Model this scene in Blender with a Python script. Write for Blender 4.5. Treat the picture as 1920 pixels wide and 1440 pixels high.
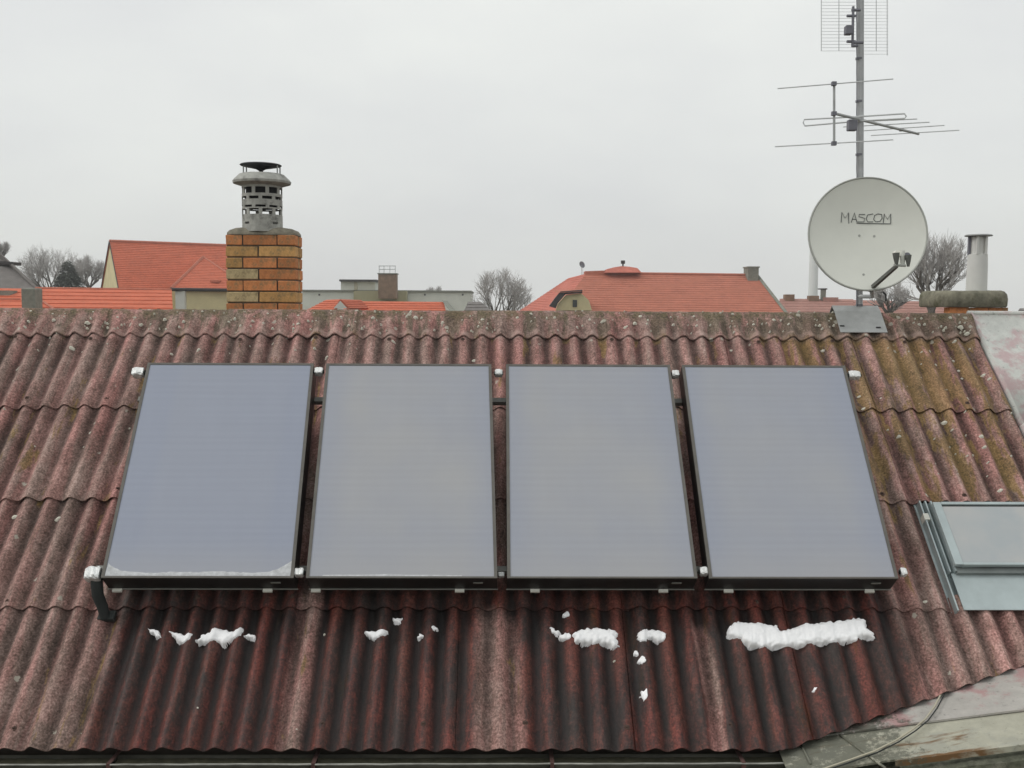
import bpy, bmesh, math, random
from math import sin, cos, pi, radians, sqrt, atan2, hypot
from mathutils import Vector, Matrix, noise
random.seed(11)
sc = bpy.context.scene
for o in list(bpy.data.objects): bpy.data.objects.remove(o)
C = sc.collection
V = Vector

# ------------------------------------------------------------------ camera
H = 6.0                                   # eye height above the yard
f = 1867.0
pit, yaw, rol = math.atan(144 / f), radians(.876), radians(.2956)
Fw = V((sin(yaw) * cos(pit), cos(yaw) * cos(pit), -sin(pit)))
R0 = V((cos(yaw), -sin(yaw), 0)); U0 = R0.cross(Fw)
Rt = cos(rol) * R0 + sin(rol) * U0; Up = -sin(rol) * R0 + cos(rol) * U0
cam = bpy.data.cameras.new('camera'); co = bpy.data.objects.new('camera', cam); C.objects.link(co)
co.matrix_world = Matrix(((Rt.x, Up.x, -Fw.x, 0), (Rt.y, Up.y, -Fw.y, 0), (Rt.z, Up.z, -Fw.z, H), (0, 0, 0, 1)))
cam.sensor_width = 36; cam.lens = 36 * f / 1920; cam.clip_start = .05; cam.clip_end = 3000
sc.camera = co

# ------------------------------------------------------------------ light
LD = V((-.80, -.10, .62)).normalized()                      # towards the brightest part of the overcast
SUN_EL, SUN_AZ = math.asin(LD.z), math.atan2(LD.x, LD.y)
w = bpy.data.worlds.new('World'); sc.world = w; w.use_nodes = True
nt = w.node_tree; nt.nodes.clear()
def wn(t, **k):
    n = nt.nodes.new(t)
    for a, b in k.items(): setattr(n, a, b)
    return n
sky = wn('ShaderNodeTexSky', sky_type='NISHITA'); sky.sun_disc = False
sky.sun_elevation = SUN_EL; sky.sun_rotation = SUN_AZ
b1 = wn('ShaderNodeBackground'); b1.inputs[1].default_value = .1
nt.links.new(sky.outputs[0], b1.inputs[0])
tc = wn('ShaderNodeTexCoord'); mp = wn('ShaderNodeMapping'); mp.inputs['Scale'].default_value = (1, 1, 2.6)
nz = wn('ShaderNodeTexNoise'); nz.inputs['Scale'].default_value = 2.3; nz.inputs['Detail'].default_value = 6; nz.inputs['Roughness'].default_value = .5
nt.links.new(tc.outputs['Generated'], mp.inputs[0]); nt.links.new(mp.outputs[0], nz.inputs['Vector'])
cr = wn('ShaderNodeValToRGB'); cr.color_ramp.elements[0].position = .32; cr.color_ramp.elements[1].position = .68
cr.color_ramp.elements[0].color = (.700, .710, .712, 1); cr.color_ramp.elements[1].color = (.815, .830, .800, 1)
nt.links.new(nz.outputs[0], cr.inputs[0])
b2 = wn('ShaderNodeBackground'); b2.inputs[1].default_value = 1.0
sx = wn('ShaderNodeSeparateXYZ'); nt.links.new(tc.outputs['Generated'], sx.inputs[0])
gr = wn('ShaderNodeMapRange'); gr.inputs[1].default_value = 0; gr.inputs[2].default_value = 1; gr.inputs[3].default_value = 1.03; gr.inputs[4].default_value = 1.30
nt.links.new(sx.outputs[2], gr.inputs[0]); nt.links.new(gr.outputs[0], b2.inputs[1])
nt.links.new(cr.outputs[0], b2.inputs[0])
mx = wn('ShaderNodeMixShader'); mx.inputs[0].default_value = .94
nt.links.new(b1.outputs[0], mx.inputs[1]); nt.links.new(b2.outputs[0], mx.inputs[2])
wo = wn('ShaderNodeOutputWorld'); nt.links.new(mx.outputs[0], wo.inputs[0])
sl = bpy.data.lights.new('sun', 'SUN'); sl.energy = 1.0; sl.angle = radians(22); sl.color = (1, .97, .93)
so = bpy.data.objects.new('sun', sl); C.objects.link(so)
so.rotation_euler = LD.to_track_quat('Z', 'Y').to_euler()
vs = sc.view_settings; vs.view_transform = 'Standard'; vs.look = 'None'; vs.exposure = 0; vs.gamma = 1
sc.render.resolution_x = 1024; sc.render.resolution_y = 768

# ------------------------------------------------------------------ geometry of the place
def ray(u, v): return Fw + Rt * ((u - 960) / f) + Up * ((720 - v) / f)
def P(u, v, Y):                            # world point at distance Y north of the camera
    d = ray(u, v); q = d * (Y / d.y); return V((q.x, q.y, q.z + H))
S = radians(42.4704)
RO = V((0, 7.926, H - .2312)); rup = V((0, cos(S), sin(S))); rn = V((0, -sin(S), cos(S)))
RM = Matrix.Translation(RO) @ Matrix.Rotation(S, 4, 'X')          # roof frame: x, y up the slope, z off the roof
E0 = V((0, 0, H))
def roofp(u, v, h=0):
    d = ray(u, v); k = ((RO + rn * h - E0).dot(rn)) / d.dot(rn); q = E0 + d * k - RO
    return V((q.x, q.dot(rup), h))
PW = .146; XO = -3.768; AMP = .0245
def corr(x): return AMP * cos(2 * pi * (x - XO) / PW) - AMP

class MB:
    def __init__(s): s.v = []; s.f = []
    def quad(s, a, b, c, d):
        i = len(s.v); s.v += [tuple(a), tuple(b), tuple(c), tuple(d)]; s.f.append((i, i + 1, i + 2, i + 3))
    def poly(s, pts):
        i = len(s.v); s.v += [tuple(p) for p in pts]; s.f.append(tuple(range(i, i + len(pts))))
    def box(s, x0, x1, y0, y1, z0, z1, M=None, j=0):
        i = len(s.v)
        for z in (z0, z1):
            for (x, y) in ((x0, y0), (x1, y0), (x1, y1), (x0, y1)):
                p = V((x + random.uniform(-j, j), y + random.uniform(-j, j), z + random.uniform(-j, j)))
                s.v.append(tuple(M @ p if M else p))
        s.f += [(i + 3, i + 2, i + 1, i), (i + 4, i + 5, i + 6, i + 7), (i, i + 1, i + 5, i + 4), (i + 1, i + 2, i + 6, i + 5), (i + 2, i + 3, i + 7, i + 6), (i + 3, i, i + 4, i + 7)]
    def prism(s, pts, d):                  # polygon pushed along the vector d
        n = len(pts); i = len(s.v); s.v += [tuple(p) for p in pts] + [tuple(V(p) + d) for p in pts]
        s.f.append(tuple(range(i, i + n))); s.f.append(tuple(range(i + 2 * n - 1, i + n - 1, -1)))
        for k in range(n): s.f.append((i + k, i + n + k, i + n + (k + 1) % n, i + (k + 1) % n))
    def tube(s, pts, r, n=8, cap=True):
        pts = [V(p) for p in pts]; rs = r if isinstance(r, (list, tuple)) else [r] * len(pts)
        i0 = len(s.v); pu = None
        for k, p in enumerate(pts):
            t = (pts[min(k + 1, len(pts) - 1)] - pts[max(k - 1, 0)]).normalized()
            if pu is None: pu = t.orthogonal().normalized()
            pu = (pu - t * pu.dot(t)).normalized(); q = t.cross(pu)
            for a in range(n):
                an = 2 * pi * a / n; s.v.append(tuple(p + (pu * cos(an) + q * sin(an)) * rs[k]))
        for k in range(len(pts) - 1):
            for a in range(n):
                b = (a + 1) % n; s.f.append((i0 + k * n + a, i0 + k * n + b, i0 + (k + 1) * n + b, i0 + (k + 1) * n + a))
        if cap:
            s.f.append(tuple(i0 + a for a in reversed(range(n)))); e = i0 + (len(pts) - 1) * n; s.f.append(tuple(e + a for a in range(n)))
    def lathe(s, prof, M=None, n=32):      # prof (r, z) from bottom to top
        i0 = len(s.v)
        for (r, z) in prof:
            for a in range(n):
                p = V((r * cos(2 * pi * a / n), r * sin(2 * pi * a / n), z)); s.v.append(tuple(M @ p if M else p))
        for k in range(len(prof) - 1):
            for a in range(n):
                b = (a + 1) % n; s.f.append((i0 + k * n + a, i0 + k * n + b, i0 + (k + 1) * n + b, i0 + (k + 1) * n + a))
    def build(s, name, mat, parent=None, smooth=False, M=None, bevel=0):
        me = bpy.data.meshes.new(name); me.from_pydata(s.v, [], s.f); me.update()
        bm = bmesh.new(); bm.from_mesh(me); bmesh.ops.remove_doubles(bm, verts=bm.verts, dist=1e-6)
        bmesh.ops.recalc_face_normals(bm, faces=bm.faces); bm.to_mesh(me); bm.free()
        if smooth:
            for p in me.polygons: p.use_smooth = True
            if smooth != 'all': me.set_sharp_from_angle(angle=radians(40))
        me.materials.append(mat)
        o = bpy.data.objects.new(name, me); C.objects.link(o)
        if M: o.matrix_world = M
        if parent:
            o.parent = parent; o.matrix_parent_inverse = Matrix.Identity(4)
            if M is not None: o.matrix_local = parent.matrix_world.inverted() @ M
            else: o.matrix_local = parent.matrix_world.inverted()
        if bevel:
            m = o.modifiers.new('bevel', 'BEVEL'); m.width = bevel; m.segments = 2; m.limit_method = 'ANGLE'
        return o
def empty(name, loc, label, cat, group=None, M=None):
    o = bpy.data.objects.new(name, None); C.objects.link(o); o.empty_display_size = .1
    o.matrix_world = M if M else Matrix.Translation(V(loc))
    return tag(o, label, cat, group)
def tag(o, label, cat, group=None, kind=None):
    o['label'] = label; o['category'] = cat
    if group: o['group'] = group
    if kind: o['kind'] = kind
    return o

# ------------------------------------------------------------------ materials
class NT:
    def __init__(s, name):
        s.m = bpy.data.materials.new(name); s.m.use_nodes = True; s.t = s.m.node_tree; s.t.nodes.clear()
        s.out = s.n('ShaderNodeOutputMaterial'); s.b = s.n('ShaderNodeBsdfPrincipled'); s.l(s.b.outputs[0], s.out.inputs[0])
        s.tc = s.n('ShaderNodeTexCoord')
    def n(s, t, **k):
        x = s.t.nodes.new(t)
        for a, b in k.items(): setattr(x, a, b)
        return x
    def l(s, a, b): s.t.links.new(a, b)
    def put(s, inp, val):
        if hasattr(val, 'is_output'): s.l(val, inp)
        elif val is not None: inp.default_value = val
    def math(s, op, a, b=None, c=None, clamp=False):
        x = s.n('ShaderNodeMath', operation=op, use_clamp=clamp)
        for i, q in enumerate((a, b, c)):
            if q is not None: s.put(x.inputs[i], q)
        return x.outputs[0]
    def step(s, v, lo, hi, a=0., b=1.):
        x = s.n('ShaderNodeMapRange', interpolation_type='SMOOTHSTEP'); s.put(x.inputs[0], v)
        for i, q in enumerate((lo, hi, a, b)): x.inputs[i + 1].default_value = q
        return x.outputs[0]
    def noise(s, scale, detail=5, rough=.6, vec=None, mul=None, dist=0.):
        x = s.n('ShaderNodeTexNoise'); x.inputs['Scale'].default_value = scale; x.inputs['Detail'].default_value = detail
        x.inputs['Roughness'].default_value = rough; x.inputs['Distortion'].default_value = dist
        v = vec if vec is not None else s.tc.outputs['Object']
        if mul:
            m = s.n('ShaderNodeMapping'); m.inputs['Scale'].default_value = mul; s.l(v, m.inputs[0]); v = m.outputs[0]
        s.l(v, x.inputs['Vector']); return x.outputs[0]
    def vor(s, scale, vec=None, mul=None, feature='F1'):
        x = s.n('ShaderNodeTexVoronoi', feature=feature); x.inputs['Scale'].default_value = scale
        v = vec if vec is not None else s.tc.outputs['Object']
        if mul:
            m = s.n('ShaderNodeMapping'); m.inputs['Scale'].default_value = mul; s.l(v, m.inputs[0]); v = m.outputs[0]
        s.l(v, x.inputs['Vector']); return x
    def ramp(s, fac, *stops):
        x = s.n('ShaderNodeValToRGB'); e = x.color_ramp.elements
        while len(e) < len(stops): e.new(.5)
        for q, (p, c) in zip(e, stops): q.position = p; q.color = (*c, 1)
        s.l(fac, x.inputs[0]); return x.outputs[0]
    def mix(s, fac, a, b, mode='MIX'):
        x = s.n('ShaderNodeMix', data_type='RGBA', blend_type=mode); s.put(x.inputs[0], fac)
        for i, q in ((6, a), (7, b)):
            if isinstance(q, tuple): q = (*q, 1) if len(q) == 3 else q
            s.put(x.inputs[i], q)
        return x.outputs[2]
    def scale(s, col, val):                # colour times a value
        c = s.n('ShaderNodeCombineColor'); 
        for i in range(3): s.put(c.inputs[i], val)
        return s.mix(1., col, c.outputs[0], 'MULTIPLY')
    def bump(s, h, strength=.5, dist=.01):
        x = s.n('ShaderNodeBump'); x.inputs['Strength'].default_value = strength; x.inputs['Distance'].default_value = dist
        s.l(h, x.inputs['Height']); s.l(x.outputs[0], s.b.inputs['Normal'])
    def fin(s, col, rough=.9, metal=0., spec=None):
        s.put(s.b.inputs['Base Color'], (*col, 1) if isinstance(col, tuple) else col)
        s.put(s.b.inputs['Roughness'], rough); s.put(s.b.inputs['Metallic'], metal)
        if spec is not None: s.b.inputs['Specular IOR Level'].default_value = spec
        return s.m
    def rnd(s): return s.n('ShaderNodeObjectInfo').outputs['Random']

def simple(name, col, rough=.8, metal=0., var=.2, sc_=12., bump=.15, spec=.5, dirt=None):
    n = NT(name); a = n.noise(sc_, 6, .65)
    lo = tuple(c * (1 - var) for c in col); hi = tuple(min(1, c * (1 + var)) for c in col)
    c = n.ramp(a, (.3, lo), (.7, hi))
    if dirt:
        d = n.noise(sc_ * .3, 7, .7); c = n.mix(n.step(d, .5, .68), c, dirt)
    if bump: n.bump(n.noise(sc_ * 4, 4, .7), bump, .004)
    return n.fin(c, rough, metal, spec)

def roof_material():
    n = NT('weathered_fibre_cement'); ob = n.tc.outputs['Object']
    sp = n.n('ShaderNodeSeparateXYZ'); n.l(ob, sp.inputs[0]); X, Y, Z = sp.outputs
    r = n.rnd()
    fine = n.noise(34, 7, .8, mul=(1, .8, 1)); grain = n.noise(78, 2, .6); med = n.noise(7, 6, .7, mul=(1, .45, 1)); big = n.noise(1.6, 4, .6)
    streak = n.noise(9, 5, .65, mul=(1, .09, 1))
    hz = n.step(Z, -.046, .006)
    g = n.math('ADD', n.math('MULTIPLY', fine, .45), n.math('MULTIPLY', grain, .55))
    g = n.math('ADD', g, n.math('MULTIPLY', n.math('SUBTRACT', med, .5), .55))
    col = n.ramp(g, (.33, (.105, .080, .068)), (.44, (.200, .150, .132)), (.54, (.315, .238, .214)), (.66, (.500, .392, .360)))
    # pinker where old paint is left, greyer elsewhere
    pink = n.mix(1., col, (1.17, .78, .77), 'MULTIPLY'); grey = n.mix(1., col, (.95, .88, .84), 'MULTIPLY')
    pf = n.math('ADD', n.math('MULTIPLY', n.step(streak, .42, .6), .6), n.math('MULTIPLY', n.step(big, .42, .6), .4))
    col = n.mix(pf, grey, pink)
    tf = n.math('ADD', n.math('MULTIPLY', hz, .76), n.math('ADD', .29, n.math('MULTIPLY', streak, .10)))          # trough grime, with groove shade put into the colour for stronger corrugation
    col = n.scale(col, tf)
    col = n.scale(col, n.math('ADD', n.math('MULTIPLY', r, .22), .90))
    # moss and orange lichen, thick on the right part of the slope and along the ridge
    mossy = n.noise(6.5, 6, .7, mul=(1, .22, 1), dist=.3)
    ma = n.math('MULTIPLY', n.step(X, 1.7, 2.7), n.step(Y, -2.3, -1.0))
    mm = n.math('ADD', n.math('MULTIPLY', ma, .13), n.math('MULTIPLY', n.step(Y, -.12, .10), .10))
    mm = n.step(n.math('ADD', mossy, mm), .60, .66)
    mcol = n.ramp(g, (.36, (.100, .075, .032)), (.52, (.240, .155, .055)), (.66, (.360, .245, .100)))
    mcol = n.mix(n.step(Y, -.06, .06), mcol, n.ramp(g, (.36, (.060, .052, .040)), (.52, (.13, .112, .078)), (.66, (.25, .22, .16))))
    col = n.mix(n.math('MULTIPLY', mm, .72), col, mcol)
    lipm = n.math('MULTIPLY', n.math('MULTIPLY', n.step(Y, -.03, -.01), n.step(Y, .035, .075, 1., 0.)), n.math('MULTIPLY', hz, n.step(n.noise(11, 4, .6), .42, .6)))
    col = n.mix(n.math('MULTIPLY', lipm, .55), col, (.46, .33, .29))
    crustm = n.math('MULTIPLY', n.step(Y, .12, .24), n.step(n.noise(13, 6, .7), .40, .58)); col = n.mix(n.math('MULTIPLY', crustm, .75), col, n.ramp(grain, (.35, (.06, .055, .03)), (.62, (.17, .14, .075))))
    # meltwater dripping off the collectors keeps this area wet and dark
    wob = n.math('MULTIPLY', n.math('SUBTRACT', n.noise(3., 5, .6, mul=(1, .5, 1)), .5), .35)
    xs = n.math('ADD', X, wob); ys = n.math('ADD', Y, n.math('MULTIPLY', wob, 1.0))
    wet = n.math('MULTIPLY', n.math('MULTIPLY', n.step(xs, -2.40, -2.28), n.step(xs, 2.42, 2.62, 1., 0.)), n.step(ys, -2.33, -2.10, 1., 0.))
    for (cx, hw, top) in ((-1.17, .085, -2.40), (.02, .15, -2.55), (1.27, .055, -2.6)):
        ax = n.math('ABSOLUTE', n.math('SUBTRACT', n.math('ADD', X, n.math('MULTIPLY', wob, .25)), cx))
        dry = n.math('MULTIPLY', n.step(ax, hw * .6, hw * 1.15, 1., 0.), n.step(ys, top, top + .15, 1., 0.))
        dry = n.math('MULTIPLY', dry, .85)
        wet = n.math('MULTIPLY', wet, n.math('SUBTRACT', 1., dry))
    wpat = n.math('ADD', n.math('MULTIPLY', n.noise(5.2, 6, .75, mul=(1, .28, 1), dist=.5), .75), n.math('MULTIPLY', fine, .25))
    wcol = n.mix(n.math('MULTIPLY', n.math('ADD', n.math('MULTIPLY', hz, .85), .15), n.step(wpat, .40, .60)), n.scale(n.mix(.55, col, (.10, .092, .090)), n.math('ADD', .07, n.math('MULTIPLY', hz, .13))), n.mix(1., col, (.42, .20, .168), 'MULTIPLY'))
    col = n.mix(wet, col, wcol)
    # pale crusts
    vo = n.vor(9.5); vs_ = n.n('ShaderNodeSeparateColor'); n.l(vo.outputs['Color'], vs_.inputs[0])
    dd = n.math('ADD', vo.outputs['Distance'], n.math('MULTIPLY', n.math('SUBTRACT', n.noise(60, 3, .6), .5), .25))
    amt = n.math('ADD', n.math('MULTIPLY', n.step(Y, -.2, 0.), .28), .06)
    edge = n.math('MULTIPLY', n.step(X, 3.3, 3.75), n.step(Y, -.5, -.1))
    amt = n.math('ADD', amt, n.math('MULTIPLY', edge, .5))
    lm = n.math('MULTIPLY', n.step(dd, .13, .19, 1., 0.), n.math('LESS_THAN', vs_.outputs[0], amt))
    lm = n.math('MULTIPLY', lm, n.math('SUBTRACT', 1., wet))
    col = n.mix(n.math('MULTIPLY', lm, .75), col, (.46, .44, .37))
    n.bump(n.math('ADD', n.math('MULTIPLY', fine, .7), n.math('MULTIPLY', grain, .6)), .75, .008)
    ro = n.math('SUBTRACT', .95, n.math('MULTIPLY', wet, .42))
    return n.fin(col, ro, 0., .35)
M_roof = roof_material()

def brick_mat(name, col):
    n = NT(name); r = n.rnd(); a = n.noise(30, 5, .7, vec=n.tc.outputs['Object'])
    b = n.noise(6, 5, .7, vec=n.tc.outputs['Object'])
    c = n.ramp(a, (.3, tuple(x * .7 for x in col)), (.65, tuple(x * 1.15 for x in col)))
    c = n.mix(n.step(b, .52, .7), c, (.20, .155, .085))
    c = n.scale(c, n.math('ADD', n.math('MULTIPLY', r, .35), .82)); n.bump(a, .5, .004)
    return n.fin(c, .92, 0, .3)
M_bo = brick_mat('orange_brick', (.56, .225, .09)); M_by = brick_mat('ochre_brick', (.54, .31, .12)); M_bp = brick_mat('pale_brick', (.46, .36, .20))
M_mort = simple('old_mortar', (.10, .070, .048), .95, var=.35, sc_=20, bump=.4)
M_cap = simple('chimney_mortar_cap', (.22, .20, .155), .95, var=.4, sc_=14, bump=.5, dirt=(.07, .065, .05))
M_cowl = simple('grey_cement_pipe', (.36, .36, .33), .85, var=.25, sc_=16, dirt=(.12, .12, .11))
M_dark = simple('sooty_metal', (.035, .035, .045), .6, var=.3, sc_=20)
M_coreblk = simple('cowl_core_black', (.008, .008, .01), .95, var=.2, sc_=20, bump=0)  # near black for the dark core added inside the cowl
M_slab = simple('mossy_concrete', (.20, .19, .14), .95, var=.45, sc_=12, bump=.6, dirt=(.085, .085, .045))
M_white = simple('white_vent_plastic', (.62, .62, .59), .5, var=.05, sc_=6, bump=.05)
M_frame = simple('black_brown_aluminium', (.012, .011, .010), .45, metal=0., var=.25, sc_=25, bump=.05)
M_rim = simple('bronze_anodised_rim', (.105, .098, .085), .5, var=.2, sc_=10, bump=.05)
M_black = simple('black_steel', (.012, .012, .012), .6, var=.2, bump=.05)
M_rail = simple('grey_rail', (.22, .22, .20), .5, var=.25, bump=.05)
M_clip = simple('white_clip', (.72, .71, .64), .6, var=.08, bump=0)
M_foil = NT('crumpled_foil'); M_foil.bump(M_foil.noise(70, 4, .7), .8, .01); M_foil = M_foil.fin((.78, .79, .78), .42, .55)
M_arm = simple('grey_feed_arm', (.11, .115, .105), .6, var=.15, bump=0)
M_rubber = simple('dark_green_grey_hose', (.022, .026, .025), .8, var=.2, bump=.1)
M_galv = simple('galvanised_steel', (.38, .39, .385), .5, metal=.25, var=.15, sc_=9)
M_mast = simple('weathered_mast_steel', (.42, .43, .435), .6, metal=.2, var=.15, sc_=9)
M_wire = simple('antenna_aluminium', (.58, .60, .60), .5, metal=.2, var=.1, bump=0)
M_darkplastic = simple('grey_antenna_plastic', (.16, .16, .185), .6, var=.15, bump=0)
M_dish = simple('cream_dish_paint', (.69, .70, .64), .55, var=.05, sc_=3, bump=.03)
M_rimd = simple('dish_rim_back', (.36, .37, .34), .6, var=.1, bump=0)
M_ink = simple('grey_print', (.10, .11, .105), .7, var=.1, bump=0)
M_snow = NT('snow'); M_snow.bump(M_snow.noise(60, 5, .7), .25, .008); 
M_snow = M_snow.fin((.95, .95, .96), .8)
M_frost = simple('melting_frost', (.46, .47, .48), .5, var=.25, sc_=26, bump=.3)
M_zinc = simple('blue_grey_zinc', (.40, .46, .465), .42, metal=.25, var=.12, sc_=4, dirt=(.26, .30, .29))
M_zincd = simple('dark_zinc', (.20, .22, .215), .5, metal=.2, var=.2, sc_=6)
M_pane = NT('frosted_roof_pane'); M_pane.b.inputs['Coat Weight'].default_value = .6; M_pane.b.inputs['Coat Roughness'].default_value = .15
M_pane = M_pane.fin(M_pane.ramp(M_pane.noise(2.2, 4, .6), (.35, (.34, .37, .385)), (.65, (.43, .425, .41))), .35)
M_plaster = simple('dark_red_plaster', (.085, .042, .036), .95, var=.3, sc_=5)
M_fascia = simple('brown_fascia', (.030, .024, .020), .9, var=.3, sc_=8)
M_gut = simple('old_gutter', (.060, .058, .045), .7, var=.35, sc_=10); M_lip = simple('gutter_lip_zinc', (.30, .30, .27), .6, metal=.2, var=.5, sc_=7)
M_silt = simple('gutter_silt', (.070, .066, .040), .98, var=.4, sc_=18, bump=.7)
M_tinw = None
def tin(name, base, patch, amt, rust=None, moss=0., mul=(1, 1, 1)):
    n = NT(name); a = n.noise(9, 6, .7, mul=mul); b = n.noise(3.2, 6, .7, mul=mul); c = n.noise(30, 4, .7)
    col = n.ramp(a, (.3, tuple(x * .82 for x in base)), (.7, tuple(x * 1.1 for x in base)))
    col = n.mix(n.math('MULTIPLY', n.step(b, amt, amt + .13), .75), col, patch)
    if rust:
        r = n.noise(2.4, 6, .65, mul=(.5, 3, 1)); col = n.mix(n.step(r, .56, .66), col, rust)
    if moss: 
        sx = n.n('ShaderNodeSeparateXYZ'); n.l(n.tc.outputs['Object'], sx.inputs[0])
        k = n.math('ADD', n.noise(14, 7, .8), n.step(sx.outputs[0], 2.0, 2.7, .16, -.12)); col = n.mix(n.math('MULTIPLY', n.step(k, .52, .64), moss), col, (.075, .08, .06))
    col = n.mix(n.step(c, .58, .72), col, tuple(x * .55 for x in base)); n.bump(b, .3, .02)
    return n.fin(col, .6, 0, .4)
M_tin1 = tin('painted_tin_pink', (.42, .40, .37), (.38, .20, .20), .49, moss=.85)
M_tin2 = tin('rusty_tin', (.42, .41, .33), (.33, .33, .28), .5, rust=(.16, .085, .035), moss=.75)
M_tin3 = tin('whitewashed_tin', (.62, .63, .59), (.52, .34, .35), .47)
M_moss = simple('mossy_edge', (.10, .105, .075), .98, var=.5, sc_=26, bump=.8, dirt=(.22, .21, .17))
M_cable = simple('cream_cable', (.46, .43, .33), .6, var=.12, bump=0)
M_lich = simple('pale_lichen', (.62, .60, .51), .95, var=.2, sc_=60, bump=.5)

W = 1.1675
def collector_glass(name, blue):
    n = NT(name); g = n.tc.outputs['Object']
    a = n.noise(1.1, 3, .5, vec=g); b = n.noise(6, 4, .6, vec=g, mul=(.15, 6, 1))
    c1 = n.ramp(a, (.35, (.318, .330, .370)), (.65, (.362, .362, .368)))  # pale grey-blue sky reflection is put into the glass base colour
    sq = n.n('ShaderNodeSeparateXYZ'); n.l(g, sq.inputs[0])
    ex = n.math('MINIMUM', n.math('SUBTRACT', sq.outputs[0], -.02), n.math('SUBTRACT', W + .0, sq.outputs[0]))
    c = n.mix(n.math('ADD', n.math('MULTIPLY', n.step(ex, .04, .26, 1., 0.), .45), blue, clamp=True), c1, (.272, .298, .372))
    st = n.math('SINE', n.math('MULTIPLY', sq.outputs[1], 2 * pi / .052)); c = n.scale(c, n.math('ADD', n.math('MULTIPLY', st, .012), 1.))
    grm = n.noise(3.5, 6, .75, vec=g, mul=(1.4, .35, 1)); c = n.scale(c, n.math('ADD', n.math('MULTIPLY', grm, .10), .95))
    c = n.scale(c, n.math('ADD', n.math('MULTIPLY', b, .10), .94))
    sp = n.n('ShaderNodeSeparateXYZ'); n.l(g, sp.inputs[0])
    c = n.mix(n.step(sp.outputs[1], .30, .02, 0., .30), c, (.37, .36, .35))
    n.b.inputs['Coat Weight'].default_value = .25; n.b.inputs['Coat Roughness'].default_value = .3
    return n.fin(c, .5, 0, .4)
G_ = [collector_glass('collector_glass_' + k, v) for k, v in (('bluish', .85), ('plain', .05), ('grey', .10), ('soft', .30))]

# ------------------------------------------------------------------ ground
g = MB(); N = 24
for i in range(N):
    for j in range(N):
        x0, x1 = [-900 + 1800 * q / N for q in (i, i + 1)]; y0, y1 = [-300 + 1600 * q / N for q in (j, j + 1)]
        g.quad((x0, y0, 0), (x1, y0, 0), (x1, y1, 0), (x0, y1, 0))
M_ground = NT('winter_ground'); M_ground = M_ground.fin(M_ground.ramp(M_ground.noise(.15, 8, .7), (.35, (.055, .060, .032)), (.65, (.115, .095, .065))), .95)
go = g.build('ground', M_ground); go['kind'] = 'structure'

# ================================================================== THE HOUSE
house = empty('house', (0, 8, 0), 'low house under a weathered red corrugated roof carrying the collectors', 'house')
RX1 = 3.862
def valley(x): return 3.365 - (x - 1.621) * .338 if x > 1.621 else 3.345 + .012 * (x + 2.8) / 4.4
ROWS = [(-.30, 0 + .762), (.66, 1.611), (1.51, 2.448), (2.35, 9.)]
SKX = 2.895
def sheet(x0, x1, ta, tb, row, name='roof_sheet'):
    mb = MB(); nx = int((x1 - x0) / PW * 14); top = []; bot = []
    lift = .017 + random.uniform(-.002, .006); tw = random.uniform(-.003, .003); jt = random.uniform(-.006, .006); jx = random.uniform(-.0025, .0025); am = random.uniform(.92, 1.08)
    nt_ = 7
    for i in range(nx + 1):
        x = x0 + (x1 - x0) * i / nx; te = min(tb, valley(x)) if row == 3 else tb + jt * 1.0
        te += .0035 * noise.noise(V((x * 9, row * 3.1, 0))) - .012 * max(0, noise.noise(V((x * 17, row * 5.1, 2))) - .25)
        c = []
        for k in range(nt_ + 1):
            q = k / nt_; t = ta + (te - ta) * q
            z = corr(x + jx) * am + q * lift + .007 * (1 - i / nx) + tw * (i / nx - .5) + .0016 * noise.noise(V((x * 3, t * 5, row)))
            c.append((x, -t, z))
        top.append(c)
    L = nt_ + 1
    for c in top: mb.v += c
    for c in top: mb.v += [(a, b, d - .0075) for (a, b, d) in c]
    B = len(top) * L
    for i in range(nx):
        for k in range(nt_):
            a = i * L + k; mb.f.append((a, a + 1, a + L + 1, a + L)); mb.f.append((B + a, B + a + L, B + a + L + 1, B + a + 1))
        a = i * L + nt_; mb.f.append((a, B + a, B + a + L, a + L))
        a = i * L; mb.f.append((a, a + L, B + a + L, B + a))
    for i in (0, nx):
        for k in range(nt_):
            a = i * L + k; mb.f.append((a, B + a, B + a + 1, a + 1))
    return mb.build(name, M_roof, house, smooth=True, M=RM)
SW = 7 * PW
NC = 10
for r, (ta, tb) in enumerate(ROWS):
    for k in range(NC):
        x1 = RX1 - SW * k - (.5 * SW if r % 2 and False else 0); x0 = x1 - SW
        if r == 2 and x1 > SKX:
            x1 = SKX
            if x1 - x0 < .1: continue
        sheet(x0 - .0, x1 + (.045 if x1 < RX1 and not (r == 2 and x1 == SKX) else 0), ta, tb, r)
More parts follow.
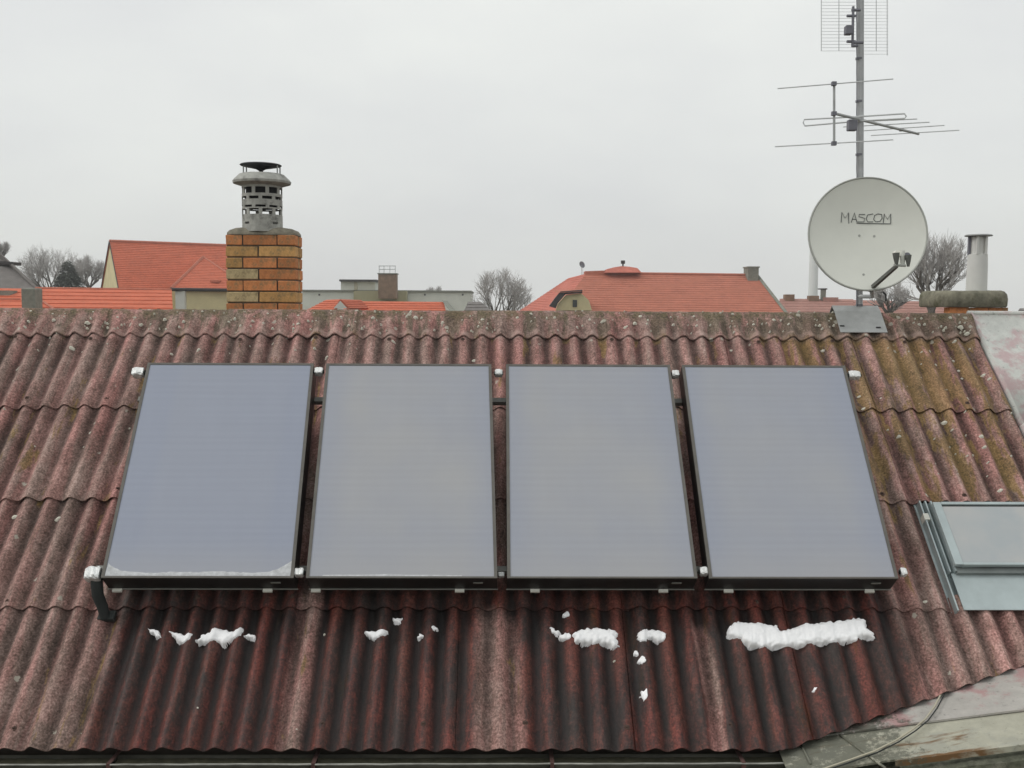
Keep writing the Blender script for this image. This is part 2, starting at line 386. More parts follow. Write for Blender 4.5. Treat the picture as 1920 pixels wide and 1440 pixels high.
# ridge pieces: corrugated wings that run out into a rolled crown and down the far slope
RT = .300                                   # crown lies this far above the first seam
def ridge_piece(x0, x1, dz, jag):
    mb = MB(); nx = int((x1 - x0) / PW * 12); prof = []
    for q in range(9): prof.append(('f', q / 8))
    for q in range(1, 8): prof.append(('c', q / 8))
    for q in range(9): prof.append(('b', q / 8))
    K = len(prof); crown_y, crown_z = RT, -.012
    rows = []
    for i in range(nx + 1):
        x = x0 + (x1 - x0) * i / nx; col = []
        e = jag * .012 * noise.noise(V((x * 6, 3.3, 0))) + .006 * noise.noise(V((x * 25, 9.3, 0)))
        for kind, q in prof:
            if kind == 'f':
                y = -e + (RT - .055) * q; am = max(0, min(1, (1 - q) * 1.35)); am = am * am * (3 - 2 * am)
                z = corr(x) * am + (1 - am) * (-.006) + dz + .012
            elif kind == 'c':
                a = q * (pi - 2 * S) ; rr = .075                        # roll over the crown
                y0, z0 = RT - .055, -.006 + dz + .012
                a = q * 2 * S; y = y0 + rr * sin(a); z = z0 - rr * (1 - cos(a))
            else:
                rr = .075; a = 2 * S; y0 = RT - .055 + rr * sin(a); z0 = .006 + dz - rr * (1 - cos(a))
                am = min(1, q * 1.35); am = am * am * (3 - 2 * am); L = .24 * q
                nrm = corr(x) * am
                y = y0 + L * cos(a) + nrm * sin(a); z = z0 - L * sin(a) + nrm * cos(a)
            z += .004 * noise.noise(V((x * 8, y * 8, 1.7))) + .003 * noise.noise(V((x * 30, y * 30, 1.7)))
            col.append((x, y, z))
        rows.append(col)
    for c in rows: mb.v += c
    for c in rows: mb.v += [(a, b - .004, d - .009) for (a, b, d) in c]
    B = len(rows) * K
    for i in range(nx):
        for k in range(K - 1):
            a = i * K + k; mb.f.append((a, a + 1, a + K + 1, a + K)); mb.f.append((B + a, B + a + K, B + a + K + 1, B + a + 1))
        for a in (i * K, i * K + K - 1): mb.f.append((a, B + a, B + a + K, a + K))
    for i in (0, nx):
        for k in range(K - 1):
            a = i * K + k; mb.f.append((a, B + a, B + a + 1, a + 1))
    return mb.build('ridge_cap', M_roof, house, smooth=True, M=RM)
x1 = RX1 + .02; k = 0
while x1 > -6.2:
    x0 = x1 - SW * .98; ridge_piece(x0 - .03, x1, .012 + .005 * (k % 2) + random.uniform(0, .006), 1); x1 = x0; k += 1
# hook bolts through the crests just above each seam
rb_ = random.Random(8); bolt0 = None
for (y_, skip) in ((-.70, 0), (-1.55, 0), (-2.39, 0), (-.06, 1), (-3.22, 0)):
    for k_ in range(-8, 53):
        if (k_ + int(-y_ * 3)) % 4: continue
        x_ = XO + PW * k_
        if x_ > RX1 - .05 or (y_ < -1.6 and x_ > SKX - .05 and y_ > -2.46) or (y_ < -2.5 and x_ > 1.9) or rb_.random() < .15: continue
        if bolt0 is None:
            mb = MB(); mb.lathe([(.017, 0), (.015, .004), (.007, .005), (.006, .014), (.001, .015)], None, 8); bolt0 = mb.build('roof_bolt', simple('rusty_bolt', (.075, .045, .035), .9, var=.3, sc_=30), house, M=RM); o_ = bolt0
        else: o_ = bolt0.copy(); C.objects.link(o_)
        o_.matrix_local = house.matrix_world.inverted() @ RM @ Matrix.Translation((x_ + rb_.uniform(-.01, .01), y_ + rb_.uniform(-.02, .02), .016 if not skip else .026))
# far slope (real sheets, seen from the side only)
BM = Matrix.Translation(RM @ V((0, RT + .04, -.09))) @ Matrix.Rotation(pi, 4, 'Z') @ Matrix.Rotation(S, 4, 'X')
for k in range(5):
    mb = MB(); xa = RX1 - 2 * SW * (k + 1); xb = RX1 - 2 * SW * k; nx = int((xb - xa) / PW * 8)
    for i in range(nx + 1):
        x = xa + (xb - xa) * i / nx; z = AMP * cos(2 * pi * (x - XO) / PW) - AMP
        for t in (0, -3.6): mb.v += [(-x, t, z), (-x, t, z - .008)]
    for i in range(nx):
        a = 4 * i; mb.f += [(a, a + 2, a + 6, a + 4), (a + 1, a + 5, a + 7, a + 3), (a + 2, a + 3, a + 7, a + 6)]
    mb.build('rear_roof_sheet', M_roof, house, smooth=True, M=BM)
# walls, fascia, gutter
yE = 5.455; zE = H - 2.495
mb = MB(); pw = [(-6.2, 5.66), (3.7, 5.66), (3.7, 10.6), (-6.2, 10.6)]
mb.box(-6.0, 3.7, 5.70, 10.55, 0, zE - .13); mb.build('wall', M_plaster, house)
mb = MB()
for xx in (-6.0, 3.66):                      # gables
    mb = MB(); mb.prism([(xx, 5.74, zE - .129), (xx, 10.5, zE - .129), (xx, 8.14, H - .30)], V((.03, 0, 0))); mb.build('gable_wall', M_plaster, house)
mb = MB(); mb.box(-6.1, 1.75, 5.615, 5.64, zE - .20, zE - .03); mb.build('fascia', M_fascia, house)
gx = [-6.1, -2.16, -1.02, .32, 1.72]
lipv = P(700, 1433, 5.415); lz = lipv.z
for a, b in zip(gx[:-1], gx[1:]):
    mb = MB(); pr = []
    for q in range(11):
        an = pi + pi * q / 10; pr.append((5.415 + .0625 + .0625 * cos(an), lz + .0625 * sin(an) * 1.1))
    for (y0, z0), (y1, z1) in zip(pr[:-1], pr[1:]):
        mb.quad((a + .004, y0, z0), (b - .004, y0, z0), (b - .004, y1, z1), (a + .004, y1, z1))
    gobj = mb.build('gutter', M_gut, house, smooth=True)
    mod = gobj.modifiers.new('s', 'SOLIDIFY'); mod.thickness = .002
    mb = MB(); sg = 0
    mb.tube([(a + .01 + (b - a - .02) * q / 14, 5.411 + .002 * random.uniform(-1, 1), lz + .002 + .0015 * random.uniform(-1, 1)) for q in range(15)], .0055, 6)
    mb.build('gutter_bead', M_lip, gobj)
    mb = MB(); n_ = 30
    for q in range(n_):
        xs = [a + .01 + (b - a - .02) * k / n_ for k in (q, q + 1)]
        hs = [lz - .022 + .007 * noise.noise(V((x * 5, 0, 0))) for x in xs]
        mb.quad((xs[0], 5.425, hs[0]), (xs[1], 5.425, hs[1]), (xs[1], 5.53, hs[1] + .005), (xs[0], 5.53, hs[0] + .005))
    mb.build('gutter_silt', M_silt, gobj, smooth='all')
for x in (-2.16, -1.02, .32, 1.40):
    mb = MB(); mb.box(x - .012, x + .012, 5.408, 5.415, lz - .05, lz + .004); mb.box(x - .012, x + .012, 5.408, 5.615, lz + .004, lz + .008)
    mb.build('gutter_bracket', M_plaster, house)
# whitewashed tin at the right hand edge of the slope
mb = MB(); xs = [RX1 + .012, RX1 + .035, RX1 + .06, 4.9, 6.2]; zs = [-.055, .006, -.012, -.012, -.012]
for i in range(4):
    for (t0, t1) in ((-.31, .9), (.9, 2.2)):
        mb.quad((xs[i], -t0, zs[i]), (xs[i + 1], -t0, zs[i + 1]), (xs[i + 1], -t1, zs[i + 1] - .01), (xs[i], -t1, zs[i] - .01))
mb.build('painted_tin_strip', M_tin3, house, smooth=True, M=RM).modifiers.new('s', 'SOLIDIFY').thickness = .004
mb = MB(); mb.tube([RM @ V((RX1 + .01, RT + .01, -.01)), RM @ V((6.2, RT + .01, -.02))], .02, 8); mb.build('tin_ridge_roll', M_tin3, house, smooth=True)
mb = MB(); mb.box(3.73, 6.2, 6.3, 9.8, 0, H - 2.0); mb.build('side_wall', M_plaster, house)
# roof window
def rb(mb, x0, x1, t0, t1, n0, n1): mb.box(x0, x1, -t1, -t0, n0, n1)
hs = .095
c1 = roofp(1748, 941, hs); c2 = roofp(1792, 1058, hs); gl = roofp(1782, 953, hs); ga = roofp(1802, 1056, hs)
win = MB(); sx0 = (c1.x + c2.x) / 2; st0 = -c1.y; st1 = -c2.y; XR = 3.80
rb(win, sx0 + .03, XR - .03, st0 + .03, st1 - .02, -.05, hs - .035)
wo_ = win.build('roof_window', M_zincd, house, M=RM)
s_ = MB(); fw = .055
rb(s_, sx0, sx0 + fw, st0, st1, hs - .03, hs); rb(s_, XR - fw, XR, st0, st1, hs - .03, hs)
rb(s_, sx0 + fw, XR - fw, st0, st0 + .022, hs - .03, hs + .004); rb(s_, sx0 + fw, XR - fw, st1 - .018, st1, hs - .03, hs - .004)
s_.build('sash', M_zinc, wo_, M=RM, bevel=.003)
s_ = MB(); rb(s_, sx0 + fw, XR - fw, st0 + .022, st0 + .034, hs - .032, hs - .012); s_.build('sash_groove', M_black, wo_, M=RM)
s_ = MB(); rb(s_, sx0 + fw, XR - fw, st0 + .034, st1 - .018, hs - .02, hs - .006); s_.build('window_pane', M_pane, wo_, M=RM)
s_ = MB(); rb(s_, sx0 + .02, XR - .02, st1 - .02, st1 + .035, -.05, hs - .045); s_.build('curb', M_zincd, wo_, M=RM)
for i in range(3):                            # stepped side flashing
    s_ = MB(); xa = SKX + .004 + i * .032; rb(s_, xa, xa + .010, 1.625 + .01 * i, 2.475 if i < 1 else 2.20, -.045, .026 + .012 * i); s_.build('side_flashing', M_zinc, wo_, M=RM)
s_ = MB(); rb(s_, SKX - .01, sx0 + .05, 1.60, 2.46, -.05, -.035); s_.build('flashing_channel', M_zinc, wo_, M=RM)
s_ = MB(); rb(s_, SKX + .05, XR + .03, st1 + .02, 2.468, .012, .020); s_.build('apron_flashing', M_zinc, wo_, M=RM)
s_ = MB(); q = roofp(1737, 967, .03); rb(s_, q.x - .018, q.x + .018, -q.y - .02, -q.y + .03, -.03, .03); s_.build('flashing_clip', M_clip, wo_, M=RM)

# ------------------------------------------------------------------ wing roof (bottom right), old tin sheets
A_ = RM @ V((1.621, -3.365, -.075)); B_ = RM @ V((3.202, -2.831, -.075)); gd = V((.12, -1, -.06)).normalized()
ab = (B_ - A_).normalized(); wn_ = ab.cross(gd).normalized()
if wn_.z < 0: wn_ = -wn_
def wp(u, v, h=0.):
    d = ray(u, v); k = (A_ + wn_ * h - E0).dot(wn_) / d.dot(wn_); return E0 + d * k
wing = empty('wing_roof', (3.2, 5, 0), 'old tin covered low wing roof meeting the corrugated slope at bottom right', 'roof')
def slab(mb, pts, h, th):
    mb.prism([p + wn_ * h for p in pts], -wn_ * th)
def strip(name, px, h, th, mat, jag=0):
    """px: list of (u, v) pairs for the upper and lower edge, left to right"""
    up_, lo_ = px; mb = MB(); n_ = 24
    def along(e, q):
        q *= len(e) - 1; i = min(int(q), len(e) - 2); q -= i; return (e[i][0] + (e[i + 1][0] - e[i][0]) * q, e[i][1] + (e[i + 1][1] - e[i][1]) * q)
    for i in range(n_):
        qs = [i / n_, (i + 1) / n_]; a = [wp(*along(up_, q), h) for q in qs]; b = [wp(*along(lo_, q), h) + wn_ * .004 * noise.noise(V((q * 20, h * 50, 1))) * (1 + jag) for q in qs]
        mb.prism([a[0], a[1], b[1], b[0]], -wn_ * th)
    o = mb.build(name, mat, wing); return o
back = 22
strip('tin_sheet', ([(1440, 1392), (2180, 1130)], [(1455, 1397), (1530, 1380), (1700, 1357), (2180, 1298)]), .035, .012, M_tin1)
strip('tin_sheet', ([(1452, 1385), (1530, 1370), (1700, 1347), (2180, 1286)], [(1478, 1450), (1560, 1442), (1675, 1424), (2180, 1357)]), .018, .012, M_tin2)
strip('tin_upstand', ([(1678, 1421), (2180, 1353)], [(1678, 1427), (2180, 1362)]), .052, .034, M_tin2)
strip('mossy_ledge', ([(1684, 1416), (2180, 1352)], [(1690, 1452), (2180, 1396)]), -.01, .05, M_moss, 3)
strip('wing_board', ([(1470, 1440), (1700, 1425), (2180, 1380)], [(1480, 1560), (1720, 1540), (2180, 1500)]), -.075, .05, M_tin2, 1)
for (a, b) in (((1575, 1378), (1660, 1440)), ((1500, 1392), (1520, 1432))):   # lap ridges in the tin
    mb = MB(); mb.tube([wp(*a, .024), wp(*b, .024)], .007, 6); mb.build('tin_fold', M_tin2, wing, smooth='all')
mb = MB(); q0 = wp(1478, 1440, -.2); 
wl = [wp(1500, 1420, -.14), wp(2180, 1180, -.14), wp(2180, 1560, -.14), wp(1500, 1560, -.14)]
mb.prism([V((p.x, p.y, p.z)) for p in wl], V((0, 0, -3.0))); mb.build('wall', M_fascia, wing)
mb = MB(); pts = [(1775, 1282), (1764, 1302), (1752, 1325), (1735, 1348), (1712, 1367), (1680, 1388), (1640, 1408), (1595, 1424), (1560, 1436), (1520, 1450)]
mb.tube([wp(u, v, .055 if i < 7 else .036) for i, (u, v) in enumerate(pts)], .0048, 8)
tag(mb.build('cable', M_cable, smooth='all'), 'cream cable curving down over the tin wing roof at bottom right', 'cable')
mb = MB(); mb.tube([wp(u + 5, v + 3, .058 if i < 6 else .034) for i, (u, v) in enumerate(pts)], .0036, 8)
tag(mb.build('cable', M_rubber, smooth='all'), 'thin dark cable running alongside the cream cable on the tin roof', 'cable')

# ================================================================== SOLAR COLLECTORS
W = 1.1675; Y0 = 7.0569; z0 = H - .4029; LP = 1.6507; SP = radians(49.0842)
tops = [-2.4644, -1.2073, .0643, 1.3162]; bots = [-2.4012, -1.1591, .068, 1.3075]
pup = V((0, cos(SP), sin(SP))); pn = V((0, -sin(SP), cos(SP))); T = .155
labels = ['leftmost flat solar collector, bluish glass with slush along its lower edge', 'second solar collector from the left, grey glass, chimney side of middle',
          'third solar collector from the left, plain grey glass right of the middle', 'rightmost flat solar collector, nearest the skylight']
panelM = []
for k in range(4):
    tl = V((tops[k], Y0, z0)); bl = V((bots[k], Y0, z0)) - pup * LP
    sh = (tops[k] - bots[k]) / LP; ay = pup; az = pn; ax = V((1, 0, 0))
    M = Matrix(((ax.x, ay.x, az.x, bl.x), (ax.y, ay.y, az.y, bl.y), (ax.z, ay.z, az.z, bl.z), (0, 0, 0, 1))); panelM.append(M)
    e = empty('solar_collector', bl, labels[k], 'solar panel', 'flat solar collectors in a row on the roof', M=M)
    L = LP; skew = lambda mb: [mb.v.__setitem__(i, (p[0] + sh * p[1], p[1], p[2])) for i, p in enumerate(mb.v)]; b = MB(); b.box(0, W, 0, L, -T, -.012); skew(b); b.build('casing', M_frame, e, M=M, bevel=.004)
    b = MB(); fw = .020
    b.box(0, fw, 0, L, -.0115, 0); b.box(W - fw, W, 0, L, -.0115, 0); b.box(fw, W - fw, 0, fw * .55, -.0115, 0); b.box(fw, W - fw, L - fw * .8, L, -.0115, 0)
    skew(b); b.build('frame', M_rim, e, M=M, bevel=.002)
    b = MB(); b.box(fw, W - fw, fw * .55, L - fw * .8, -.0115, -.004); skew(b); b.build('glass', G_[k], e, M=M)
    b = MB(); b.box(-.004, W + .004, -.006, -.001, -T - .004, -T + .004); b.build('lower_seam', M_rail, e, M=M)
    tabs = ((222, 503), (593, 862), (1003, 1243), (1365, 1629))[k]
    Mi = M.inverted()
    for u in tabs:
        # on the lower rear edge
        d = ray(u, 1110); pt = M @ V((0, -.012, -T)); q = E0 + d * ((pt - E0).dot(pup) / d.dot(pup)); q = Mi @ q
        b = MB(); b.box(q.x - .029, q.x + .029, -.022, -.002, -T - .010, -T + .006); b.build('edge_clip', M_clip, e, M=M)
    b = MB(); b.box(W - .15, W - .09, -.0035, -.0005, -.075, -.06); b.build('maker_label', M_rail, e, M=M)
# slush and frost on the glass
def sheet_blob(name, M, pts_fn, mat, label, cat, z, thick, group=None):
    mb = MB(); n_ = 70; x0, x1, fn = pts_fn
    for i in range(n_):
        xs = [x0 + (x1 - x0) * q / n_ for q in (i, i + 1)]
        for r in range(4):
            pq = []
            for x in xs:
                h = fn(x); y0, y1 = .012 + h * r / 4, .012 + h * (r + 1) / 4
                pq.append((x, y0, z + thick * (1 - (r / 4) ** 2))); pq.append((x, y1, z + thick * (1 - ((r + 1) / 4) ** 2)))
            mb.quad(pq[0], pq[2], pq[3], pq[1])
    o = mb.build(name, mat, None, smooth='all'); o.matrix_world = M; return tag(o, label, cat, group)
sheet_blob('slush', panelM[0], (.022, W - .022, lambda x: .016 + .012 * (1 + noise.noise(V((x * 5, 0, 0)))) + .05 * max(0, 1 - (x - .02) / .12) ** 2 * 1.2 + .075 * max(0, 1 - (W - .025 - x) / .16) ** 2 + .006 * noise.noise(V((x * 40, 0, 0)))),
           M_frost, "thin slush line along the bottom of the leftmost collector's glass", 'slush', -.0035, .004)
sheet_blob('slush', panelM[1], (.10, .95, lambda x: .006 + .009 * (1 + noise.noise(V((x * 4, 5, 0)))) * max(0, 1 - abs(x - .5) / .5)),
           M_frost, "faint frost line at the bottom of the second collector's glass", 'slush', -.0035, .002)
# rack
rack = empty('mounting_rack', (0, 6, 3.4), 'dark steel mounting rack tilting the collectors off the roof', 'rack')
def pl(k, x, y, z): return panelM[k] @ V((x, y, z))
xl, xr = tops[0] - .07, tops[3] + W + .05
b = MB()
def rail(y, name, xa, xb):
    c0 = V((0, Y0, z0)) - pup * (LP - y); b = MB()
    Mr = Matrix(((1, 0, 0, 0), (0, pup.y, pn.y, c0.y), (0, pup.z, pn.z, c0.z), (0, 0, 0, 1)))
    b.box(xa, xb, -.018, .018, -T - .045, -T - .002, Mr); b.build(name, M_rail, rack); return Mr
MrT = rail(LP - .20, 'upper_rail', xl, xr); MrB = rail(.14, 'lower_rail', xl + .02, xr - .02)
def roof_below(p):                            # foot on the roof straight off the slope
    q = RM.inverted() @ p; return RM @ V((q.x, q.y, corr(q.x) + .008))
for x in [tops[k] + q for k in range(4) for q in (.25, W - .25)]:
    for Mr in (MrT, MrB):
        p = Mr @ V((x, 0, -T - .03)); q = roof_below(p)
        if (p - q).length < .03: continue
        b = MB(); b.tube([p, q], .016, 6); b.box(q.x - .03, q.x + .03, q.y - .03, q.y + .03, q.z - .012, q.z + .006); b.build('leg', M_black, rack)
pa = P(181, 1090, (pl(0, -.03, -.01, -.08)).y); pf = RM @ roofp(197, 1158, .0)
b = MB(); pth = [pa + V((0, .0, .03)), pa, pa * .62 + pf * .38 + V((-.012, 0, 0)), pa * .3 + pf * .7, pf]; b.tube(pth, [.034, .037, .036, .034, .030], 10)
b.build('lower_hook', M_rubber, rack, smooth=True)
b = MB(); q = roofp(205, 1160, 0); b.box(q.x - .07, q.x + .03, q.y - .01, q.y + .05, -.02, .012, RM); b.build('roof_hook_foot', M_rubber, rack)
# foil-wrapped pipe joints between the collectors
def foil(u, v, wpx, hpx, side, label, kpanel, zz=-.03):
    o_ = panelM[kpanel] @ V((0, 0, zz)); d = ray(u, v); k = (o_ - E0).dot(pn) / d.dot(pn); c = E0 + d * k
    s = k / f * 1.0; rx, rr = wpx * s / 2, hpx * s / 2
    e = empty('pipe_joint', c, label, 'pipe joint', 'pipe joints between the collectors')
    b = MB(); n_ = 14; m_ = 7; i0 = 0
    for i in range(m_ + 1):
        x = -rx + 2 * rx * i / m_; env = (1 - abs(2 * i / m_ - 1) ** 8 * .12)
        for a in range(n_):
            an = 2 * pi * a / n_; r = rr * env * (1 + .22 * noise.noise(V((x * 60, cos(an) * 2, sin(an) * 2 + u))))
            ca, sa = cos(an), sin(an); ca = abs(ca) ** .5 * (1 if ca > 0 else -1); sa = abs(sa) ** .5 * (1 if sa > 0 else -1); b.v.append(tuple(c + V((x, 0, 0)) + (pup * ca + pn * sa) * r))
    for i in range(m_):
        for a in range(n_): b.f.append((i * n_ + a, i * n_ + (a + 1) % n_, (i + 1) * n_ + (a + 1) % n_, (i + 1) * n_ + a))
    b.f.append(tuple(range(n_))); b.f.append(tuple(m_ * n_ + a for a in range(n_)))
    b.build('foil_wrap', M_foil, e)
    b = MB(); b.tube([c - V((rx * 1.25, 0, 0)), c + V((rx * 1.25, 0, 0))], rr * .55, 8); b.build('pipe', M_rubber, e)
foil(260, 699, 21, 17, 0, 'foil wrapped pipe end at the top left corner of the leftmost collector', 0)
foil(598, 697, 15, 14, 0, 'foil joint high between the first and second collectors', 0)
foil(935, 700, 14, 13, 0, 'foil joint high between the second and third collectors', 1, -.05)
foil(1266, 702, 13, 14, 0, 'foil joint high between the third and rightmost collectors', 2)
foil(1601, 704, 21, 15, 0, 'foil wrapped pipe end at the top right corner of the rightmost collector', 3)
foil(176, 1077, 27, 26, 0, 'bulky foil wrap at the bottom left corner of the leftmost collector', 0)
foil(561, 1074, 17, 16, 0, 'foil joint low between the first and second collectors', 0)
foil(1319, 1072, 14, 15, 0, 'foil joint low between the third and rightmost collectors', 2)
foil(1693, 1073, 11, 15, 0, 'small foil pipe end at the bottom right corner of the rightmost collector', 3)
foil(940, 1078, 11, 10, 0, 'small dull joint low between the second and third collectors', 1, -.09)

# ================================================================== SNOW
def inpoly(x, y, pl_):
    r = False; n_ = len(pl_)
    for i in range(n_):
        (a, b), (c, d) = pl_[i], pl_[(i + 1) % n_]
        if (b > y) != (d > y) and x < (c - a) * (y - b) / (d - b) + a: r = not r
    return r
def dpoly(x, y, pl_):
    m = 9.; n_ = len(pl_)
    for i in range(n_):
        (a, b), (c, d) = pl_[i], pl_[(i + 1) % n_]; l2 = (c - a) ** 2 + (d - b) ** 2
        t = max(0, min(1, ((x - a) * (c - a) + (y - b) * (d - b)) / l2)); m = min(m, hypot(x - a - t * (c - a), y - b - t * (d - b)))
    return m
def snow(px, thick, label, soft=.035):
    poly = [tuple(roofp(u, v, thick * .5)[:2]) for (u, v) in px]
    xs = [p[0] for p in poly]; ys = [p[1] for p in poly]; st = .0065 if max(xs) - min(xs) > .15 else .004
    nx = int((max(xs) - min(xs)) / st) + 3; ny = int((max(ys) - min(ys)) / st) + 3
    x0, y0 = min(xs) - st, min(ys) - st; b = MB(); idx = {}
    for i in range(nx):
        for j in range(ny):
            x, y = x0 + i * st, y0 + j * st
            wx = x + .015 * noise.noise(V((x * 45, y * 45, 0))); wy = y + .013 * noise.noise(V((x * 45, y * 45, 7)))
            ins = inpoly(wx, wy, poly); d = dpoly(wx, wy, poly)
            if not ins and d > st * 1.6: continue
            base = corr(x) + .017
            if ins:
                h = thick * sqrt(max(0, 1 - (1 - min(1, d / soft)) ** 2)); lv = -.018 + h * .85 + .012 * noise.noise(V((x * 14, y * 14, 3))) * min(1, d / soft) + .005 * noise.noise(V((x * 60, y * 60, 3)))
                z = max(base + h * .40, min(lv + .012, base + h + .04))
            else: z = base - .02
            idx[i, j] = len(b.v); b.v.append((x, y, z))
    for (i, j), a in idx.items():
        q = [idx.get(k) for k in ((i, j), (i + 1, j), (i + 1, j + 1), (i, j + 1))]
        if None not in q: b.f.append(tuple(q))
    cx, cy = sum(xs) / len(xs), sum(ys) / len(ys)
    for k, v_ in enumerate(b.v): b.v[k] = (v_[0] - cx, v_[1] - cy, v_[2])
    o = b.build('snow_patch', M_snow, None, smooth='all'); o.matrix_world = RM @ Matrix.Translation((cx, cy, 0))
    return tag(o, label, 'snow', 'leftover snow patches on the roof')
def disc(u, v, r, s=1.): return [(u + r * cos(a) * (1 + .3 * noise.noise(V((u, a, 0)))), v + r * s * sin(a)) for a in [2 * pi * q / 9 for q in range(9)]]
snow([(1365, 1190), (1368, 1172), (1385, 1164), (1420, 1166), (1450, 1170), (1455, 1168), (1462, 1181), (1475, 1180), (1500, 1171), (1540, 1165), (1580, 1162), (1615, 1157), (1625, 1160), (1627, 1178), (1643, 1186), (1638, 1196), (1622, 1192), (1600, 1201), (1560, 1203), (1530, 1206), (1500, 1209), (1470, 1211), (1430, 1211), (1405, 1210), (1390, 1196), (1375, 1193)], .046, 'long thick bar of snow below the rightmost collector')
snow([(1077, 1182), (1100, 1176), (1152, 1178), (1157, 1182), (1157, 1196), (1163, 1212), (1150, 1212), (1135, 1204), (1080, 1204), (1074, 1190)], .05, 'stubby oblong snow block below the third collector')
snow([(1195, 1184), (1215, 1178), (1235, 1179), (1250, 1188), (1246, 1200), (1232, 1200), (1222, 1192), (1208, 1203), (1198, 1200)], .03, 'arched snow patch just right of the oblong snow block')
snow([(365, 1200), (375, 1190), (392, 1184), (402, 1176), (418, 1178), (436, 1182), (455, 1176), (450, 1190), (438, 1196), (424, 1205), (418, 1209), (405, 1197), (392, 1202), (378, 1203)], .035, 'widest snow patch below the leftmost collector')
snow([(315, 1182), (330, 1184), (345, 1188), (360, 1189), (358, 1197), (345, 1203), (333, 1202), (325, 1192)], .025, 'sagging snow sliver left of the widest patch below the leftmost collector')
snow([(277, 1178), (290, 1178), (300, 1186), (302, 1194), (292, 1192)], .02, 'small slanting snow sliver, farthest left on the roof')
snow([(454, 1188), (468, 1186), (480, 1190), (476, 1199), (466, 1195)], .02, 'small snow crumb at the right tip of the widest left patch')
snow([(680, 1181), (727, 1180), (724, 1189), (712, 1194), (702, 1197), (690, 1188)], .025, 'small snow wedge below the second collector')
snow([(735, 1156), (742, 1158), (748, 1158), (755, 1156), (753, 1165), (745, 1167), (738, 1163)], .015, 'tiny snow crumb above and right of the snow wedge')
snow(disc(788, 1191, 6, .8), .015, 'tiny snow dot below the second collector, lower of two')
snow(disc(815, 1176, 6, .6), .012, 'tiny snow dot below the second collector, upper and rightmost')
snow([(1030, 1176), (1040, 1177), (1052, 1185), (1046, 1189), (1034, 1183)], .018, 'thin snow sliver farthest left below the third collector')
snow([(1048, 1191), (1060, 1184), (1070, 1188), (1070, 1197), (1055, 1197)], .022, 'little snow lump touching the oblong block on its left')
snow(disc(1203, 1237, 8, 1.), .018, 'round snow lump under the arched snow patch')
snow(disc(1194, 1223, 6, .8), .012, 'snow speck between the arched patch and the round lump')
snow([(1199, 1294), (1217, 1292), (1215, 1305), (1209, 1317), (1202, 1304)], .018, 'heart shaped snow lump lowest under the third collector')
snow(disc(1061, 1151, 7, .7), .012, 'snow speck in the shade under the third collector')
snow(disc(1528, 1292, 7, .6), .012, 'snow speck low under the long bar of snow')

# pale lichen crusts scattered over the slope
b = MB()
LS = [(135, 653, 9), (167, 808, 6), (155, 834, 4), (97, 885, 5), (24, 964, 9), (106, 968, 9), (60, 588, 7), (102, 603, 6), (165, 608, 8), (320, 659, 6), (372, 657, 8), (612, 668, 7), (590, 655, 5), (738, 640, 8), (888, 671, 8),
      (970, 600, 7), (995, 592, 6), (1040, 600, 6), (1105, 604, 6), (1200, 597, 8), (1190, 609, 7), (1300, 597, 5), (1450, 604, 8), (1412, 613, 6), (1545, 652, 7), (1372, 652, 6), (1478, 612, 5), (1612, 740, 7), (1620, 763, 8), (1652, 745, 9),
      (1773, 787, 8), (1685, 820, 7), (1840, 820, 8), (1845, 840, 7), (1738, 928, 9), (1875, 920, 8), (1815, 748, 7), (1790, 672, 6), (1800, 690, 6), (1806, 705, 6), (1757, 680, 6), (1845, 700, 8), (1855, 710, 7), (1745, 655, 5), (1737, 1124, 8),
      (255, 600, 5), (310, 602, 6), (345, 606, 6), (430, 608, 5), (560, 612, 8), (640, 598, 6), (700, 600, 7), (780, 598, 8), (830, 608, 6), (905, 604, 8), (560, 596, 6), (770, 590, 5), (1350, 590, 5), (1262, 612, 5), (1700, 600, 7), (1722, 612, 6), (1780, 600, 8), (1800, 616, 9), (1812, 628, 8), (1790, 640, 6), (1768, 622, 5),
      (150, 1372, 3), (217, 1366, 4), (372, 1330, 4), (557, 1370, 5), (1240, 1366, 4), (1220, 1365, 4), (1060, 1398, 3), (607, 1185, 4), (1152, 1238, 4)]
random.seed(5)
for q in range(210): LS.append((random.uniform(0, 1880), random.uniform(586, 628), random.uniform(1.8, 5.0)))
for q in range(70): LS.append((random.uniform(0, 900) if q % 2 else random.uniform(1620, 1900), random.uniform(630, 900), random.uniform(2, 4)))
for (u, v, r) in LS:
    c = roofp(u, v, .0); s = r / 230.
    if c.x > RX1 - .02 or (c.x > 2.85 and c.y < -1.6): continue
    zb = (corr(c.x) if c.y < .02 else max(corr(c.x), -.02 - 0) * .3 + .012) + .016
    n_ = 9; i0 = len(b.v); b.v.append((c.x, c.y, zb + .006 + s * .1))
    for ring, (rad, dz) in enumerate(((.55, .005), (1., -.012))):
        for a in range(n_):
            an = 2 * pi * a / n_; rr = s * rad * .5 * (1 + .45 * noise.noise(V((u * .3, a * 1.3, ring)))) ; xx, yy = c.x + rr * 1.25 * cos(an), c.y + rr * .95 * sin(an)
            b.v.append((xx, yy, zb + (corr(xx) - corr(c.x)) * (1 if c.y < .02 else .2) + dz))
    for a in range(n_):
        a2 = (a + 1) % n_; b.f.append((i0, i0 + 1 + a, i0 + 1 + a2)); b.f.append((i0 + 1 + a, i0 + 1 + n_ + a, i0 + 1 + n_ + a2, i0 + 1 + a2))
lo = b.build('lichen', M_lich, None, smooth='all'); lo.matrix_world = RM
tag(lo, 'pale crusty lichen spots dotted over the corrugated roof', 'lichen', None, 'stuff')

